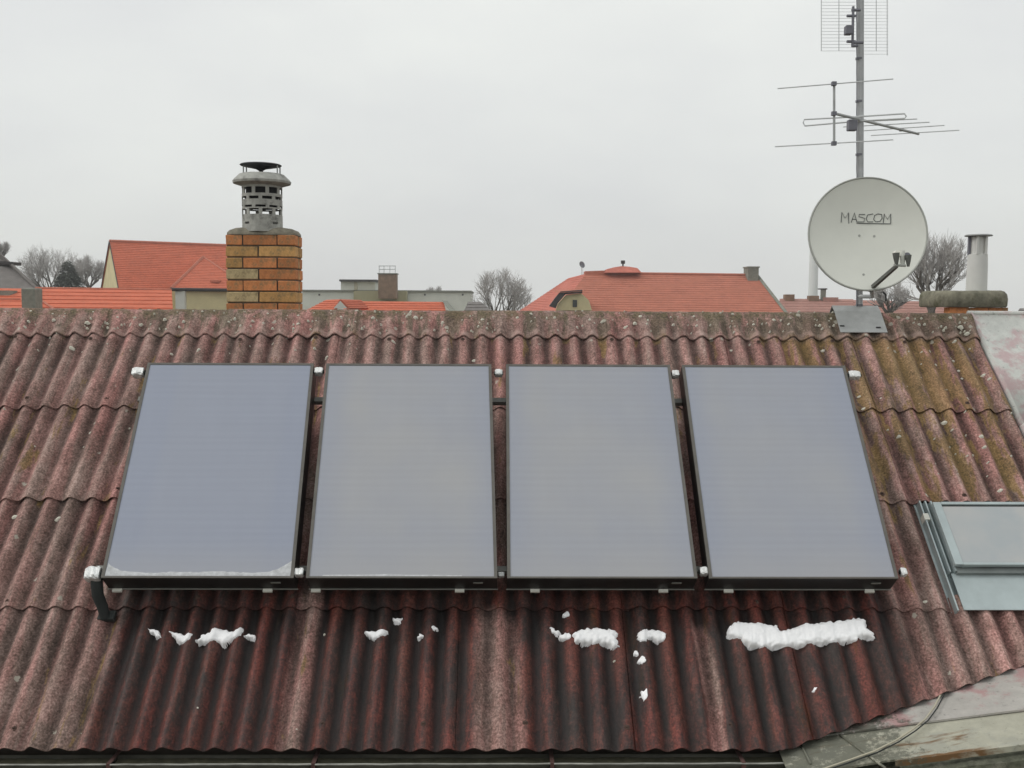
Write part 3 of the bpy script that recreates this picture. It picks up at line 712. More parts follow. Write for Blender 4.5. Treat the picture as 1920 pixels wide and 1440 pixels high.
# ================================================================== BRICK CHIMNEY
YC = 8.50
cl = P(424, 500, YC).x; cr_ = P(554, 500, YC).x; D = .30
ctop = P(490, 440, YC).z; cbot = P(490, 581, YC).z; ch = (P(490, 461, YC).z - P(490, 482.5, YC).z)
chim = empty('brick_chimney', ((cl + cr_) / 2, YC + D / 2, cbot - .3), 'square orange brick chimney with a perforated grey cowl behind the ridge', 'chimney')
m = .008
b = MB(); b.box(cl + m, cr_ - m, YC + m, YC + D - m, cbot - .9, ctop); b.build('mortar_core', M_mort, chim)
nrow = 12; zc = ctop; Wc = cr_ - cl
meshes = {}
def brick(x0, x1, y0, y1, z0, z1, mat):
    key = (round(x1 - x0, 3), round(y1 - y0, 3), mat.name)
    c = V(((x0 + x1) / 2, (y0 + y1) / 2, (z0 + z1) / 2))
    if key not in meshes:
        mb = MB(); hx, hy, hz = (x1 - x0) / 2, (y1 - y0) / 2, (z1 - z0) / 2; e_ = .005; i = 0
        for z, q in ((-hz, e_), (-hz + e_, 0), (hz - e_, 0), (hz, e_)):
            for (sx, sy) in ((-1, -1), (1, -1), (1, 1), (-1, 1)): mb.v.append((sx * (hx - q) + random.uniform(-.002, .002), sy * (hy - q) + random.uniform(-.002, .002), z + random.uniform(-.0015, .0015)))
        for r in range(3):
            for a in range(4): mb.f.append((r * 4 + a, r * 4 + (a + 1) % 4, r * 4 + 4 + (a + 1) % 4, r * 4 + 4 + a))
        mb.f += [(3, 2, 1, 0), (12, 13, 14, 15)]
        o = mb.build('brick', mat); meshes[key] = o
    else:
        o = meshes[key].copy(); C.objects.link(o)
    o.parent = chim; o.matrix_parent_inverse = Matrix.Identity(4)
    o.matrix_local = chim.matrix_world.inverted() @ (Matrix.Translation(c + V((random.uniform(-.002, .002), random.uniform(-.004, .002), 0))) @ Matrix.Rotation(random.uniform(-.012, .012), 4, 'Z'))
random.seed(3)
for r in range(nrow):
    z1 = ctop - .002 - r * ch; z0_ = z1 - ch + .012
    if r % 2 == 0: cuts = [0, .24, .735, 1.]
    else: cuts = [0, .465, 1.]
    mats = [[M_bo, M_bo, M_bo], [M_by, M_by], [M_by, M_bo, M_bo], [M_bp, M_bo], [M_bo, M_bo, M_bo], [M_bp, M_by]][r % 6]
    for i in range(len(cuts) - 1):
        xa, xb = cl + Wc * cuts[i] + (0.006 if i else 0), cl + Wc * cuts[i + 1] - (.006 if i < len(cuts) - 2 else 0)
        brick(xa, xb, YC, YC + .13, z0_, z1, mats[i]); brick(xa, xb, YC + D - .13, YC + D, z0_, z1, mats[i])
    for xa in (cl, cr_ - .12): brick(xa, xa + .12, YC + .142, YC + D - .142, z0_, z1, M_bp if xa > cl else M_bo)
# rounded mortar crown
b = MB(); xc, yc = (cl + cr_) / 2, YC + D / 2; n_ = 40
rings = [(0, 1.0), (.02, 1.0), (.055, .93), (.075, .80), (.092, .5), (.095, .2)]
for (dz, sc_) in rings:
    for a in range(n_):
        an = 2 * pi * a / n_; e_ = .28; ex = abs(cos(an)) ** e_ * (1 if cos(an) > 0 else -1); ey = abs(sin(an)) ** e_ * (1 if sin(an) > 0 else -1)
        b.v.append((xc + (Wc / 2 + .004) * ex * sc_, yc + (D / 2 + .004) * ey * sc_, ctop + dz * .75 + .006 * noise.noise(V((an * 2, dz * 20, 0)))))
for k in range(len(rings) - 1):
    for a in range(n_): b.f.append((k * n_ + a, k * n_ + (a + 1) % n_, (k + 1) * n_ + (a + 1) % n_, (k + 1) * n_ + a))
b.f.append(tuple((len(rings) - 1) * n_ + a for a in range(n_))); b.build('mortar_crown', M_cap, chim, smooth=True)
# cowl
cx = P(492, 400, yc).x; sc1 = yc / f; zb = ctop + .06; Rc = 36.5 * sc1
zz = lambda v: P(492, v, yc).z
b = MB(); n_ = 36; i0 = 0
def ringrow(z): 
    for a in range(n_): b.v.append((cx + Rc * cos(2 * pi * a / n_ + .05), yc + Rc * sin(2 * pi * a / n_ + .05), z))
levels = [zb - .03, zz(422), zz(418), zz(404), zz(393.5), zz(391), zz(387), zz(376), zz(370.5), zz(365), zz(353.5), zz(350), zz(346), zz(328)]
for z in levels: ringrow(z)
holes = {1: 2, 3: 0, 5: 1, 7: 0, 9: 1}
for k in range(len(levels) - 1):
    for a in range(n_):
        if k in holes and k >= 3 and (a + 2 * holes[k]) % 4 in (0, 1, 2): continue
        if k == 1 and a % 9 in (4, 5): continue
        b.f.append((k * n_ + a, k * n_ + (a + 1) % n_, (k + 1) * n_ + (a + 1) % n_, (k + 1) * n_ + a))
co_ = b.build('cowl_pipe', M_cowl, chim); mo = co_.modifiers.new('s', 'SOLIDIFY'); mo.thickness = .010
b = MB(); b.tube([(cx, yc, zz(391)), (cx, yc, zz(330))], Rc * .80, 20); b.build('cowl_dark_core', M_coreblk, chim, smooth=True)  # black core added so the cowl's upper openings look dark inside
b = MB(); prof = [(Rc * .98, zz(350)), (52 * sc1, zz(345)), (53 * sc1, zz(341)), (50 * sc1, zz(337)), (41 * sc1, zz(328)), (38 * sc1, zz(327)), (Rc * .6, zz(328))]
b.lathe(prof, Matrix.Translation((cx, yc, 0)), 36); b.build('cowl_collar', M_cowl, chim, smooth=True)
b = MB(); b.lathe([(.004, zz(322)), (10 * sc1, zz(317)), (36 * sc1, zz(311.5)), (38 * sc1, zz(310)), (36 * sc1, zz(308.5)), (.004, zz(307))], Matrix.Translation((cx - .008, yc, 0)), 30); b.build('rain_disc', M_dark, chim, smooth=True)
b = MB(); b.tube([(cx, yc, zz(332)), (cx, yc, zz(312))], .012, 8); b.build('centre_bolt', M_dark, chim)
for a in (20, 110, 160, 200, 340):
    b = MB(); x, y = cx + 33 * sc1 * cos(radians(a)), yc + 33 * sc1 * sin(radians(a)); b.tube([(x, y, zz(330)), (x, y, zz(310))], .0065, 6); b.build('disc_post', M_galv, chim)

# ================================================================== VENT CHIMNEY AT RIGHT
YV = 8.9; s = YV / f
vent = empty('vent_chimney', P(1834, 600, YV), 'low chimney with thick mossy slab and white vent pipe behind the ridge', 'chimney')
x0, x1 = P(1768, 560, YV).x, P(1899, 560, YV).x; zt, zm = P(1834, 545, YV).z, P(1834, 576, YV).z
b = MB(); n_ = 48; rings = [(zm, .955), (zm + .012, .985), ((zm + zt) / 2, 1.), (zt - .03, .975), (zt - .008, .93), (zt, .86), (zt + .002, .4)]
for (z, q) in rings:
    for a in range(n_):
        an = 2 * pi * a / n_; ex = abs(cos(an)) ** .3 * (1 if cos(an) > 0 else -1); ey = abs(sin(an)) ** .3 * (1 if sin(an) > 0 else -1)
        nn = 1 + .03 * noise.noise(V((an * 3, z * 30, 0))); b.v.append(((x0 + x1) / 2 + (x1 - x0) / 2 * ex * q * nn, YV + .3 + .3 * ey * q * nn, z + .008 * noise.noise(V((an * 4, z * 9, 4)))))
for k in range(len(rings) - 1):
    for a in range(n_): b.f.append((k * n_ + a, k * n_ + (a + 1) % n_, (k + 1) * n_ + (a + 1) % n_, (k + 1) * n_ + a))
b.f.append(tuple((len(rings) - 1) * n_ + a for a in range(n_))); b.f.append(tuple(reversed(range(n_)))); b.build('slab', M_slab, vent, smooth=True)
b = MB(); b.box(x0 + .08, x1 - .01, YV + .06, YV + .54, zm - 1.2, zm - .075); b.build('mortar_core', M_mort, vent)
for r in range(4):
    for i in range(3):
        w3 = (x1 - x0 - .09) / 3; xa = x0 + .085 + i * w3 + (0 if r % 2 else -.0); z1 = zm - .004 - r * .078
        b = MB(); b.box(xa, xa + w3 - .01, YV + .045, YV + .16, z1 - .068, z1, j=.003); b.build('brick', M_bo, vent)
xv, yv = P(1832.5, 500, YV + .25).x, YV + .25; s = yv / f; zv = lambda v: P(1832, v, yv).z
b = MB(); b.lathe([(18.6 * s, zv(548)), (18 * s, zv(500)), (17.2 * s, zv(477)), (12.5 * s, zv(476)), (12.5 * s, zv(444))], Matrix.Translation((xv, yv, 0)), 28); b.build('vent_pipe', M_white, vent, smooth=True)
for a in (8, 172, 60, 120, 240, 300):
    b = MB(); x, y = xv + 16 * s * cos(radians(a)), yv + 16 * s * sin(radians(a))
    b.box(x - .010, x + .010, y - .012, y + .012, zv(478), zv(443)); b.build('cap_strut_slot', M_darkplastic if a in (8, 172) else M_white, vent)  # the two dark side pieces stand in for the shaded slots
b = MB(); b.lathe([(.005, zv(443.5)), (24 * s, zv(443)), (24.5 * s, zv(441.5)), (23 * s, zv(440)), (.005, zv(439))], Matrix.Translation((xv, yv, 0)), 28); b.build('vent_cap', M_galv, vent, smooth=True)

# ================================================================== MAST, DISH AND AERIALS
YM = 8.17
mast = empty('antenna_mast', P(1611, 600, YM), 'tall grey steel mast standing on a plate over the ridge', 'mast')
b = MB(); b.tube([P(1611, 606, YM), P(1613, 330, YM), P(1614, -160, YM)], [.026, .0262, .0262], 16); b.build('pole', M_mast, mast, smooth=True)
pa_, pb_ = roofp(1565, 583, .045), roofp(1661, 621, .045)
pxl, pxr = roofp(1570, 600, .045).x, roofp(1655, 600, .045).x + .01
b = MB(); ys = [(RT + .26 * cos(2 * S) + .03, .06 - .26 * sin(2 * S)), (RT + .045, .035), (RT - .03, .045), (pb_.y + .05, .036), (pb_.y, .032)]
for (ya, za), (yb, zb2) in zip(ys[:-1], ys[1:]):
    b.quad((pxl, ya, za), (pxr, ya, za), (pxr, yb, zb2), (pxl, yb, zb2))
o = b.build('base_plate', M_galv, mast, M=RM); o.modifiers.new('s', 'SOLIDIFY').thickness = .004
for (u, v) in ((1579, 611), (1647, 614)):
    q = roofp(u, v, .038); b = MB(); b.box(q.x - .018, q.x + .018, q.y - .006, q.y + .006, .032, .041, RM); b.build('plate_slot', M_black, mast)
b = MB(); q = P(1611, 596, YM); b.lathe([(.055, q.z - .03), (.05, q.z), (.03, q.z + .02), (.028, q.z + .04)], Matrix.Translation((q.x, q.y, 0)), 20); b.build('foot_collar', M_galv, mast, smooth=True)

b = MB(); b.tube([P(1606.5, v, YM - .02) + V((.004 * noise.noise(V((v * .05, 0, 0))), 0, 0)) for v in range(-150, 600, 15)], .0042, 6); b.build('mast_cable', M_darkplastic, mast)
for v in (110, 190, 290, 572): q = P(1611, v, YM); b = MB(); b.tube([q - V((0, 0, .008)), q + V((0, 0, .008))], .0295, 14); b.build('cable_tie', M_darkplastic, mast)
# dish
YD = 7.86; dc = P(1627, 438, YD); Rd = 108.5 * YD / f
dn = V((-.13, -1, .17)).normalized(); dx = V((1, -.13, 0)).normalized(); dy = dn.cross(dx).normalized()
if dy.z < 0: dy = -dy
dx = dy.cross(dn).normalized()
DM = Matrix(((dx.x, dy.x, dn.x, dc.x), (dx.y, dy.y, dn.y, dc.y), (dx.z, dy.z, dn.z, dc.z), (0, 0, 0, 1)))
dish = empty('satellite_dish', dc - dy * Rd, 'large round cream satellite dish lettered MASCOM fixed to the mast', 'dish')
dep = .075
b = MB(); n_ = 64
prof = [(Rd * q, -dep + dep * q * q) for q in (.001, .15, .3, .45, .6, .75, .88, .97)]
b.lathe(prof, DM, n_); b.build('reflector', M_dish, dish, smooth='all')
b = MB(); b.lathe([(Rd * .97, 0 - dep * (1 - .97 ** 2)), (Rd * .985, .004), (Rd, .002), (Rd * 1.004, -.012), (Rd * .99, -.026), (Rd * .95, -.022), (Rd * .7, -.05 - .014), (Rd * .3, -dep - .008), (.001, -dep - .012)], DM, n_); b.build('rim', M_rimd, dish, smooth=True)
# lettering, thin drawn strokes standing a hair proud of the face
def dpt(u, v, h=.0015):
    d = ray(u, v); k = (dc - E0).dot(dn) / d.dot(dn)
    for it in range(4):
        q = E0 + d * k; l = DM.inverted() @ q; r2 = (l.x ** 2 + l.y ** 2) / Rd ** 2; zt_ = -dep + dep * r2 + h
        k = (dc + dn * zt_ - E0).dot(dn) / d.dot(dn)
    return E0 + d * k
X0, Y1, SX, SY = 1578, 397, 1., 1.
strokes = [[(1577, 417), (1578.5, 398), (1584.5, 409), (1591, 398.5), (1591.5, 419)], [(1596, 417), (1602, 399), (1607, 417)], [(1598, 411), (1605.5, 411)],
           [(1622, 402), (1611, 402), (1610, 406), (1621, 409), (1620, 416), (1608, 416)], [(1637, 401), (1627, 403), (1624, 410), (1627, 416), (1637, 416)],
           [(1646, 401), (1640, 404), (1638, 411), (1642, 416), (1650, 415), (1654, 409), (1653, 402), (1646, 401)], [(1656, 418), (1658, 401), (1664, 411), (1670, 401), (1670, 419)],
           [(1606, 418.5), (1640, 419.2), (1670, 419.5)]]
b = MB()
for st in strokes: b.tube([dpt(u, v) for u, v in st], .0034, 5)
b.build('lettering', M_ink, dish)
for (u, v) in ((1611, 442), (1639, 443), (1619, 515)):
    q = dpt(u, v, 0); b = MB(); b.tube([q - dn * .002, q + dn * .003], .010, 10); b.build('bolt', M_rimd, dish)
p0 = P(1633, 541, YD - .02); p1 = P(1681, 499, YD - .50)
b = MB(); b.tube([p0 + V((0, .03, -.01)), p0, p1], [.020, .020, .0165], 4); b.build('feed_arm', M_arm, dish)
b = MB(); q = p1; b.tube([P(1676, 497, YD - .5), P(1698, 498, YD - .5)], .010, 8); b.build('feed_bracket', M_rimd, dish)
for (u0, v0, u1, v1, cap) in ((1681, 497, 1680, 474, 1), (1703, 500, 1703, 478, 0)):
    b = MB(); b.tube([P(u0, v0, YD - .5), P((u0 + u1) / 2, (v0 + v1) / 2, YD - .5), P(u1, v1, YD - .5)], [.010, .020, .026] if cap else [.009, .018, .024], 12); f_ = b.build('feed_horn', M_arm, dish, smooth=True)
    c_ = P(u1 + 5 * cap, v1, YD - .49); b = MB(); b.tube([c_ - dn * .02, c_ + V((.004, .05, -.01))], [.024, .030], 14); b.build('horn_cap', M_clip if cap else M_darkplastic, f_, smooth=True)
b = MB(); b.tube([P(1692, 470, YD - .47), P(1692, 497, YD - .47)], [.018, .018], 10); b.build('feed_body', M_dish, dish, smooth=True)
b = MB(); q = P(1612, 470, YM); b.box(q.x - .05, q.x + .05, YD + .10, YM + .05, q.z - .12, q.z + .12); b.build('mount_bracket', M_galv, dish)
b = MB(); b.tube([P(1612, 556, YM - .06), P(1636, 556, YD + .08), P(1634, 545, YD)], .016, 8); b.build('arm_stay', M_galv, dish)
b = MB(); b.tube([P(1656, 548, YD), P(1661, 553, YD + .02), P(1661, 565, YD + .02)], .007, 6); b.build('cable_tail', M_rubber, dish)

# VHF yagi
yagi = empty('yagi_aerial', P(1611, 228, YM), 'horizontal rod aerial with folded loop and H shaped reflector, halfway up the mast', 'aerial')
def rod(name, a, b_, r=.0045, mat=None, n=6):
    mb = MB(); mb.tube([P(*a), P(*b_)], r, n); return mb.build(name, mat or M_wire, yagi)
rod('boom', (1562, 212, 7.81), (1722, 251, 9.0), .0115, M_galv, 8)
rod('upright', (1564, 154, 7.80), (1564, 272, 7.80), .010, M_galv, 8)
for v in (157, 213, 269):
    q = P(1563.5, v, 7.79); mb = MB(); mb.box(q.x - .017, q.x + .017, q.y - .017, q.y + .017, q.z - .015, q.z + .015); mb.build('clamp', M_darkplastic, yagi)
rod('reflector_rod', (1458, 166, 7.97), (1675, 148, 7.63)); rod('reflector_rod', (1453, 275, 7.97), (1675, 262, 7.63))
mb = MB(); mb.tube([P(1604, 219, 8.14), P(1696, 213, 7.95), P(1699, 218, 7.95), P(1696, 222, 7.95), P(1612, 227, 8.14), P(1509, 236, 8.33), P(1506, 230, 8.33), P(1508, 224, 8.33), P(1604, 219, 8.14)], .0065, 6); mb.build('folded_dipole', M_wire, yagi)
for (ul, vl, ur, vr, Yc) in ((1570, 230, 1720, 223, 8.35), (1581, 238, 1743, 229, 8.5), (1606, 246, 1771, 235, 8.7), (1633, 254, 1799, 244, 8.95)):
    rod('director_rod', (ul, vl, Yc + .16), (ur, vr, Yc - .16))
q = P(1599, 234, 8.05); mb = MB(); mb.box(q.x - .042, q.x + .030, q.y - .03, q.y + .03, q.z - .048, q.z + .038); mb.build('junction_box', M_darkplastic, yagi, bevel=.006)
q = P(1690, 243, 8.76); mb = MB(); mb.box(q.x - .014, q.x + .014, q.y - .014, q.y + .014, q.z - .014, q.z + .014); mb.build('clamp', M_darkplastic, yagi)
# UHF grid aerial, cut by the top of the picture
grid = empty('grid_aerial', P(1600, 60, YM), 'wide wire grid reflector aerial at the top of the mast', 'aerial')
def gt(name, pts, r, mat): mb = MB(); mb.tube(pts, r, 5); return mb.build(name, mat, grid)
for (ua, ub, Ya, Yb, vb) in ((1540, 1604, 8.0, 8.22, 95), (1621, 1666, 8.22, 8.06, 101)):
    for u in ((1540, 1573) if ua < 1600 else (1643, 1663.5)):
        q = (u - ua) / (ub - ua); Yq = Ya + (Yb - Ya) * q; gt('grid_upright', [P(u, -120, Yq), P(u, vb if ua < 1600 else (96 if u < 1650 else 104), Yq)], .0035, M_wire)
    mb = MB(); v = -118
    while v < vb + 1: mb.tube([P(ua - 1, v, Ya), P(ub, v, Yb)], .0016, 4); v += 6.1
    o = mb.build('grid_wires', M_wire, grid); o['kind'] = 'stuff'
gt('feed_bar', [P(1600, 12, 8.05), P(1598.5, 86, 8.05)], .011, M_darkplastic)
for (u0, u1, v0) in ((1597, 1613, 19), (1588, 1604, 30), (1588, 1604, 78), (1597, 1618, 80), (1597, 1608, 86)): gt('feed_bracket', [P(u0, v0, 8.05), P(u1, v0, 8.06)], .012, M_darkplastic)
q = P(1591, 57, 8.03); mb = MB(); mb.box(q.x - .028, q.x + .024, q.y - .03, q.y + .03, q.z - .034, q.z + .034); mb.build('balun_box', M_darkplastic, grid, bevel=.005)
for v in (-20, -85): gt('feed_bracket', [P(1588, v, 8.05), P(1613, v, 8.06)], .012, M_darkplastic)

# ================================================================== BACKGROUND
def tiled(name, col, hazy=0., lines=0, mul=(1, 1, 1)):
    n = NT(name); a = n.noise(1.6, 6, .7); b_ = n.noise(9, 5, .7, mul=(1, 1, 2)); c = n.ramp(n.math('ADD', n.math('MULTIPLY', a, .5), n.math('MULTIPLY', b_, .5)), (.36, tuple(x * .78 for x in col)), (.62, tuple(min(1, x * 1.15) for x in col)))
    n.bump(b_, .4, .03); return n.fin(c, .85, 0, .3)
T_new = tiled('new_red_tile', (.54, .150, .085)); T_old = tiled('brownish_red_tile', (.45, .160, .105)); T_orange = tiled('orange_tile', (.57, .145, .075)); T_far = tiled('far_red_tile', (.38, .20, .165)); T_hip = tiled('pinkish_red_tile', (.52, .165, .12))
W_yel = simple('yellow_render', (.64, .56, .33), .9, var=.12, sc_=1.2); W_cream = simple('cream_render', (.50, .47, .35), .9, var=.12, sc_=1.2)
W_pale = simple('pale_grey_panel', (.66, .67, .60), .9, var=.08, sc_=.8); W_och = simple('ochre_render', (.37, .34, .20), .9, var=.1, sc_=.8)
W_gry = simple('grey_slate_roof', (.17, .155, .145), .9, var=.2, sc_=3); W_con = simple('bare_concrete', (.21, .215, .18), .95, var=.25, sc_=6)
W_dk = simple('dark_gutter_paint', (.035, .03, .03), .7, var=.2, sc_=4); W_brk = simple('brown_brick', (.22, .14, .09), .95, var=.35, sc_=3); W_whi = simple('off_white_paint', (.60, .60, .55), .85, var=.06, sc_=2)
M_win = simple('dark_window_glass', (.03, .035, .035), .2, var=.2, bump=0)
def courses(mb, TL, TR, BL, BR, n, lift=.03, th=.10):
    TL, TR, BL, BR = map(V, (TL, TR, BL, BR)); nn = (TR - TL).cross(BL - TL).normalized()
    if nn.z < 0: nn = -nn
    for i in range(n):
        a, c = i / n, (i + 1) / n; p0, p1, p2, p3 = TL.lerp(BL, a), TR.lerp(BR, a), TR.lerp(BR, c), TL.lerp(BL, c)
        u2, u3 = p2 + nn * lift, p3 + nn * lift; mb.quad(p0, p1, u2, u3); mb.quad(u3, u2, p2, p3)
        mb.quad(p0, u3, p3, p0 - nn * .01); mb.quad(p1, p1 - nn * .01, p2, u2)
    mb.prism([TL - nn * .02, TR - nn * .02, BR - nn * .02, BL - nn * .02], -nn * th)
def ground_wall(mb, pts, top=None):           # closed wall prism down to the ground
    z = min(p.z for p in pts) if top is None else top
    mb.prism([V((p.x, p.y, z)) for p in pts], V((0, 0, -z + .01)))
def thing(name, at_, label, cat, group=None): return empty(name, (at_.x, at_.y, 0), label, cat, group)
GH = 'tiled houses beyond the ridge'

# yellow house with tall red roof, left
FL = P(222, 541, 54); Kb = P(189, 541, 60); Md = P(205, 453, 57)
hA = thing('gabled_house', FL, 'pale yellow house with steep plain red roof left of the brick chimney', 'house', GH)
e_ = V((.85, .52, 0)); Ln = 8.0
zEv = FL.z - .02; F2, K2, M2 = FL + e_ * Ln, Kb + e_ * Ln, Md + e_ * Ln
for p in (FL, Kb, F2, K2): p.z = zEv
b = MB(); courses(b, Md, M2, FL, F2, 26, .02, .03); b.build('roof', T_new, hA)
b = MB(); courses(b, M2, Md, K2, Kb, 12, .012, .03); b.build('rear_roof', T_new, hA)
b = MB(); o_ = e_ * .06; b.poly([FL + o_, Kb + o_, Md + o_]); b.poly([F2 - o_, K2 - o_, M2 - o_]); ground_wall(b, [FL + o_, F2 - o_, K2 - o_, Kb + o_]); b.build('wall', W_yel, hA)
b = MB(); b.tube([Md, Kb], .05, 4); b.tube([Md, FL], .035, 4); b.build('bargeboard', W_dk, hA)
b = MB(); b.tube([Md + V((0, 0, .03)), M2 + V((0, 0, .03))], .09, 6); b.build('ridge_tiles', T_old, hA)
# hipped wing towards the camera
ap = P(381, 482, 55.5); wl_ = P(321, 546, 50.5); wr = P(470, 548, 52); apb_ = ap + V((-.9, 5, 0)); wlb = wl_ + V((-.9, 5, 0)); wrb = wr + V((-.9, 6, 0))
wl_.z = wr.z = wlb.z = wrb.z = zEv - .02
wg = MB(); courses(wg, ap, ap + V((.01, 0, 0)), wl_, wr, 20, .02); courses(wg, apb_, ap, wlb, wl_, 20, .02); courses(wg, ap, apb_, wr, wrb, 12, .02)
wr_o = wg.build('wing_roof', T_new, hA)
b = MB(); b.tube([ap, wl_], .09, 5); b.tube([ap, wr], .07, 5); b.build('hip_tiles', T_old, wr_o)
q0 = V((.25, .25, 0)); ww = [wl_ + q0, wr + V((-.25, .25, 0)), wrb, wlb + V((.25, 0, 0))]; b = MB(); ground_wall(b, ww, zEv - .12); b.build('wing_wall', W_yel, hA)
b = MB(); b.box(wl_.x + .15, wl_.x + .62, wl_.y + .15, wl_.y + .45, .01, zEv - .13); b.build('corner_pilaster', W_whi, hA)
b = MB(); b.tube([wl_ + V((0, -.05, -.05)), wr + V((0, -.05, -.05))], .09, 6); b.build('gutter', W_dk, hA)
q = P(405, 527, 52.3); b = MB(); b.box(q.x - .22, q.x + .22, q.y - .3, q.y + .2, q.z - .08, q.z + .04); b.build('roof_hatch', T_old, hA)
# long low ribbed roof in front
l0, l1, l2, l3 = P(66, 541, 36), P(322, 544, 37.5), P(60, 612, 30), P(326, 612, 31)
hB = thing('low_house', l2, 'long low roof of bright red ribbed tiles below the yellow house', 'house', GH)
b = MB(); courses(b, l0, l1, l2, l3, 9, .025); b.build('roof', T_orange, hB)
b = MB(); courses(b, l1 + V((0, .02, 0)), l0 + V((0, .02, 0)), l1 + V((-3, 5, -2.2)), l0 + V((0, 5, -2.2)), 6, .04); b.build('rear_roof', T_orange, hB)
b = MB(); ground_wall(b, [l2 + V((.2, .4, 0)), l3 + V((-.2, .4, 0)), l1 + V((-3.2, 4.5, 0)), l0 + V((.2, 5.5, 0))], l2.z - .1); b.build('wall', W_cream, hB)
b = MB(); b.tube([P(66, 556, 34.6), P(108, 585, 32)], .05, 5); b.tube([l0, l1], .06, 6); b.build('ridge_tiles', T_old, hB)
# concrete chimney and the roof at the left edge
a0, a1 = P(40, 544, 30), P(65, 544, 30)
hC = thing('concrete_chimney', a0, 'rough grey concrete chimney near the left edge of the picture', 'chimney')
b = MB(); b.box(a0.x, a1.x, 30, 30.5, a0.z - 1.3, P(50, 540, 30).z, j=.02); b.build('shaft', W_con, hC, bevel=.03); b = MB(); b.box(a0.x + .06, a1.x - .06, 30.06, 30.44, .01, a0.z - 1.28); b.build('base', W_con, hC)
l0, l1, l2, l3 = P(-160, 538, 34), P(42, 541, 34), P(-170, 612, 29), P(42, 612, 29)
hD = thing('low_house', l2, 'red roof corner with a dark hatch at the left picture edge', 'house', GH)
b = MB(); courses(b, l0, l1, l2, l3, 8, .022); b.build('roof', T_orange, hD)
b = MB(); ground_wall(b, [l2 + V((.2, .3, 0)), l3 + V((-.1, .3, 0)), l1 + V((-.1, 1, 0)), l0 + V((.2, 1, 0))], l2.z - .1); b.build('wall', W_cream, hD)
q = P(16, 550, 33.2); b = MB(); b.box(q.x - .2, q.x + .2, q.y - .35, q.y + .2, q.z - .09, q.z + .09); b.build('roof_hatch', W_con, hD)
b = MB(); b.tube([P(-160, 560, 32.3), P(38, 561, 32.3)], .035, 5); b.build('snow_rail', T_old, hD)
# grey house, far left
g0, g1, g2, g3 = P(-120, 470, 46), P(-4, 474, 46), P(-130, 560, 41), P(84, 548, 44)
hE = thing('grey_house', g2, 'grey house corner with slanting slate roof at far left', 'house', GH)
b = MB(); b.prism([g0, g1, P(26, 497, 45.6), P(80, 552, 43.6), P(84, 600, 43), g2], V((-2.5, 2.5, 0))); b.build('gable_wall', W_gry, hE)
b = MB(); b.prism([P(-6, 470, 45.5), P(1, 474, 45.5), P(80, 546, 43.7), P(74, 549, 43.7)], V((-2.6, 2.7, .03))); b.build('roof', W_gry, hE)
b = MB(); b.prism([P(-30, 488, 44.9), P(24, 491, 44.9), P(24, 497, 44.9), P(-30, 495, 44.9)], V((0, .8, .0))); b.build('eave', W_dk, hE)
b = MB(); b.prism([P(-8, 503, 45), P(5, 503, 45), P(5, 516, 45), P(-8, 516, 45)], V((0, .9, 0))); b.build('window', W_whi, hE)
b = MB(); ground_wall(b, [g2 + V((.3, .5, 0)), g3 + V((-.3, .8, 0)), g3 + V((-2.3, 2.5, 0)), g2 + V((.3, 3.5, 0))], P(0, 590, 44).z); b.build('wall', W_gry, hE)

def block(name, parent, u0, u1, vt, vb, Y, depth, mat, toground=False, bevel=0):
    p, q = P(u0, vt, Y), P(u1, vt, Y); zb = P((u0 + u1) / 2, vb, Y).z; b = MB(); b.box(p.x, q.x, Y, Y + depth, .01 if toground else zb, (p.z + q.z) / 2); return b.build(name, mat, parent, bevel=bevel)
hF = thing('flat_roofed_block', P(720, 560, 90), 'long pale flat roofed block right of the brick chimney', 'building')
block('wall', hF, 566, 882, 547, 0, 90, 9, W_pale, True); block('parapet', hF, 564, 884, 544, 546.9, 89.8, 9.4, W_con)
block('ochre_bay', hF, 663, 762, 545.5, 0, 88.6, 1.15, W_och, True)
for i, u in enumerate((597, 757, 795, 866)): block('wall_vent', hF, u, u + 3, 551, 554, 89.93, .2, M_win)
block('stair_hut_wall', hF, 639, 703, 528, 545.6, 89.9, 4, W_pale); block('stair_hut_roof', hF, 636, 706, 524, 527.8, 89.4, 5, W_dk); block('hut_pilaster', hF, 664, 670, 528.1, 545.5, 89.8, .09, W_cream)
hG = thing('boiler_chimney', P(725, 530, 88), 'broad brown brick stack with railing on top, on the flat roofed block', 'chimney')
block('stack', hG, 709, 743, 514, 560, 87.2, 1.3, W_brk); block('coping', hG, 707.5, 744.5, 512, 513.8, 87.1, 1.5, W_con)
for u in (711, 720, 731, 741): p = P(u, 498, 87.3); q = P(u, 512, 87.3); b = MB(); b.tube([p, q], .035, 5); b.build('rail_post', M_wire, hG)
for v in (498.5, 505): b = MB(); b.tube([P(710, v, 87.3), P(742, v, 87.3)], .035, 5); b.build('rail_bar', M_wire, hG)
hH = thing('low_house', P(610, 575, 50), 'low orange roof with a small white gable peak beside the chimney', 'house', GH)
b = MB(); pk, pl0, pr0 = P(638, 561, 48), P(622, 578, 48), P(655, 578, 48); pb2 = V((-1.5, 5, 0)); courses(b, pk + pb2, pk, pl0 + pb2 + V((-1, 0, -.3)), pl0 + V((0, 0, -.3)), 7, .03); courses(b, pk, pk + V((.3, 5, 0)), pr0, pr0 + V((.3, 5, 0)), 5, .03); b.build('roof', T_orange, hH)
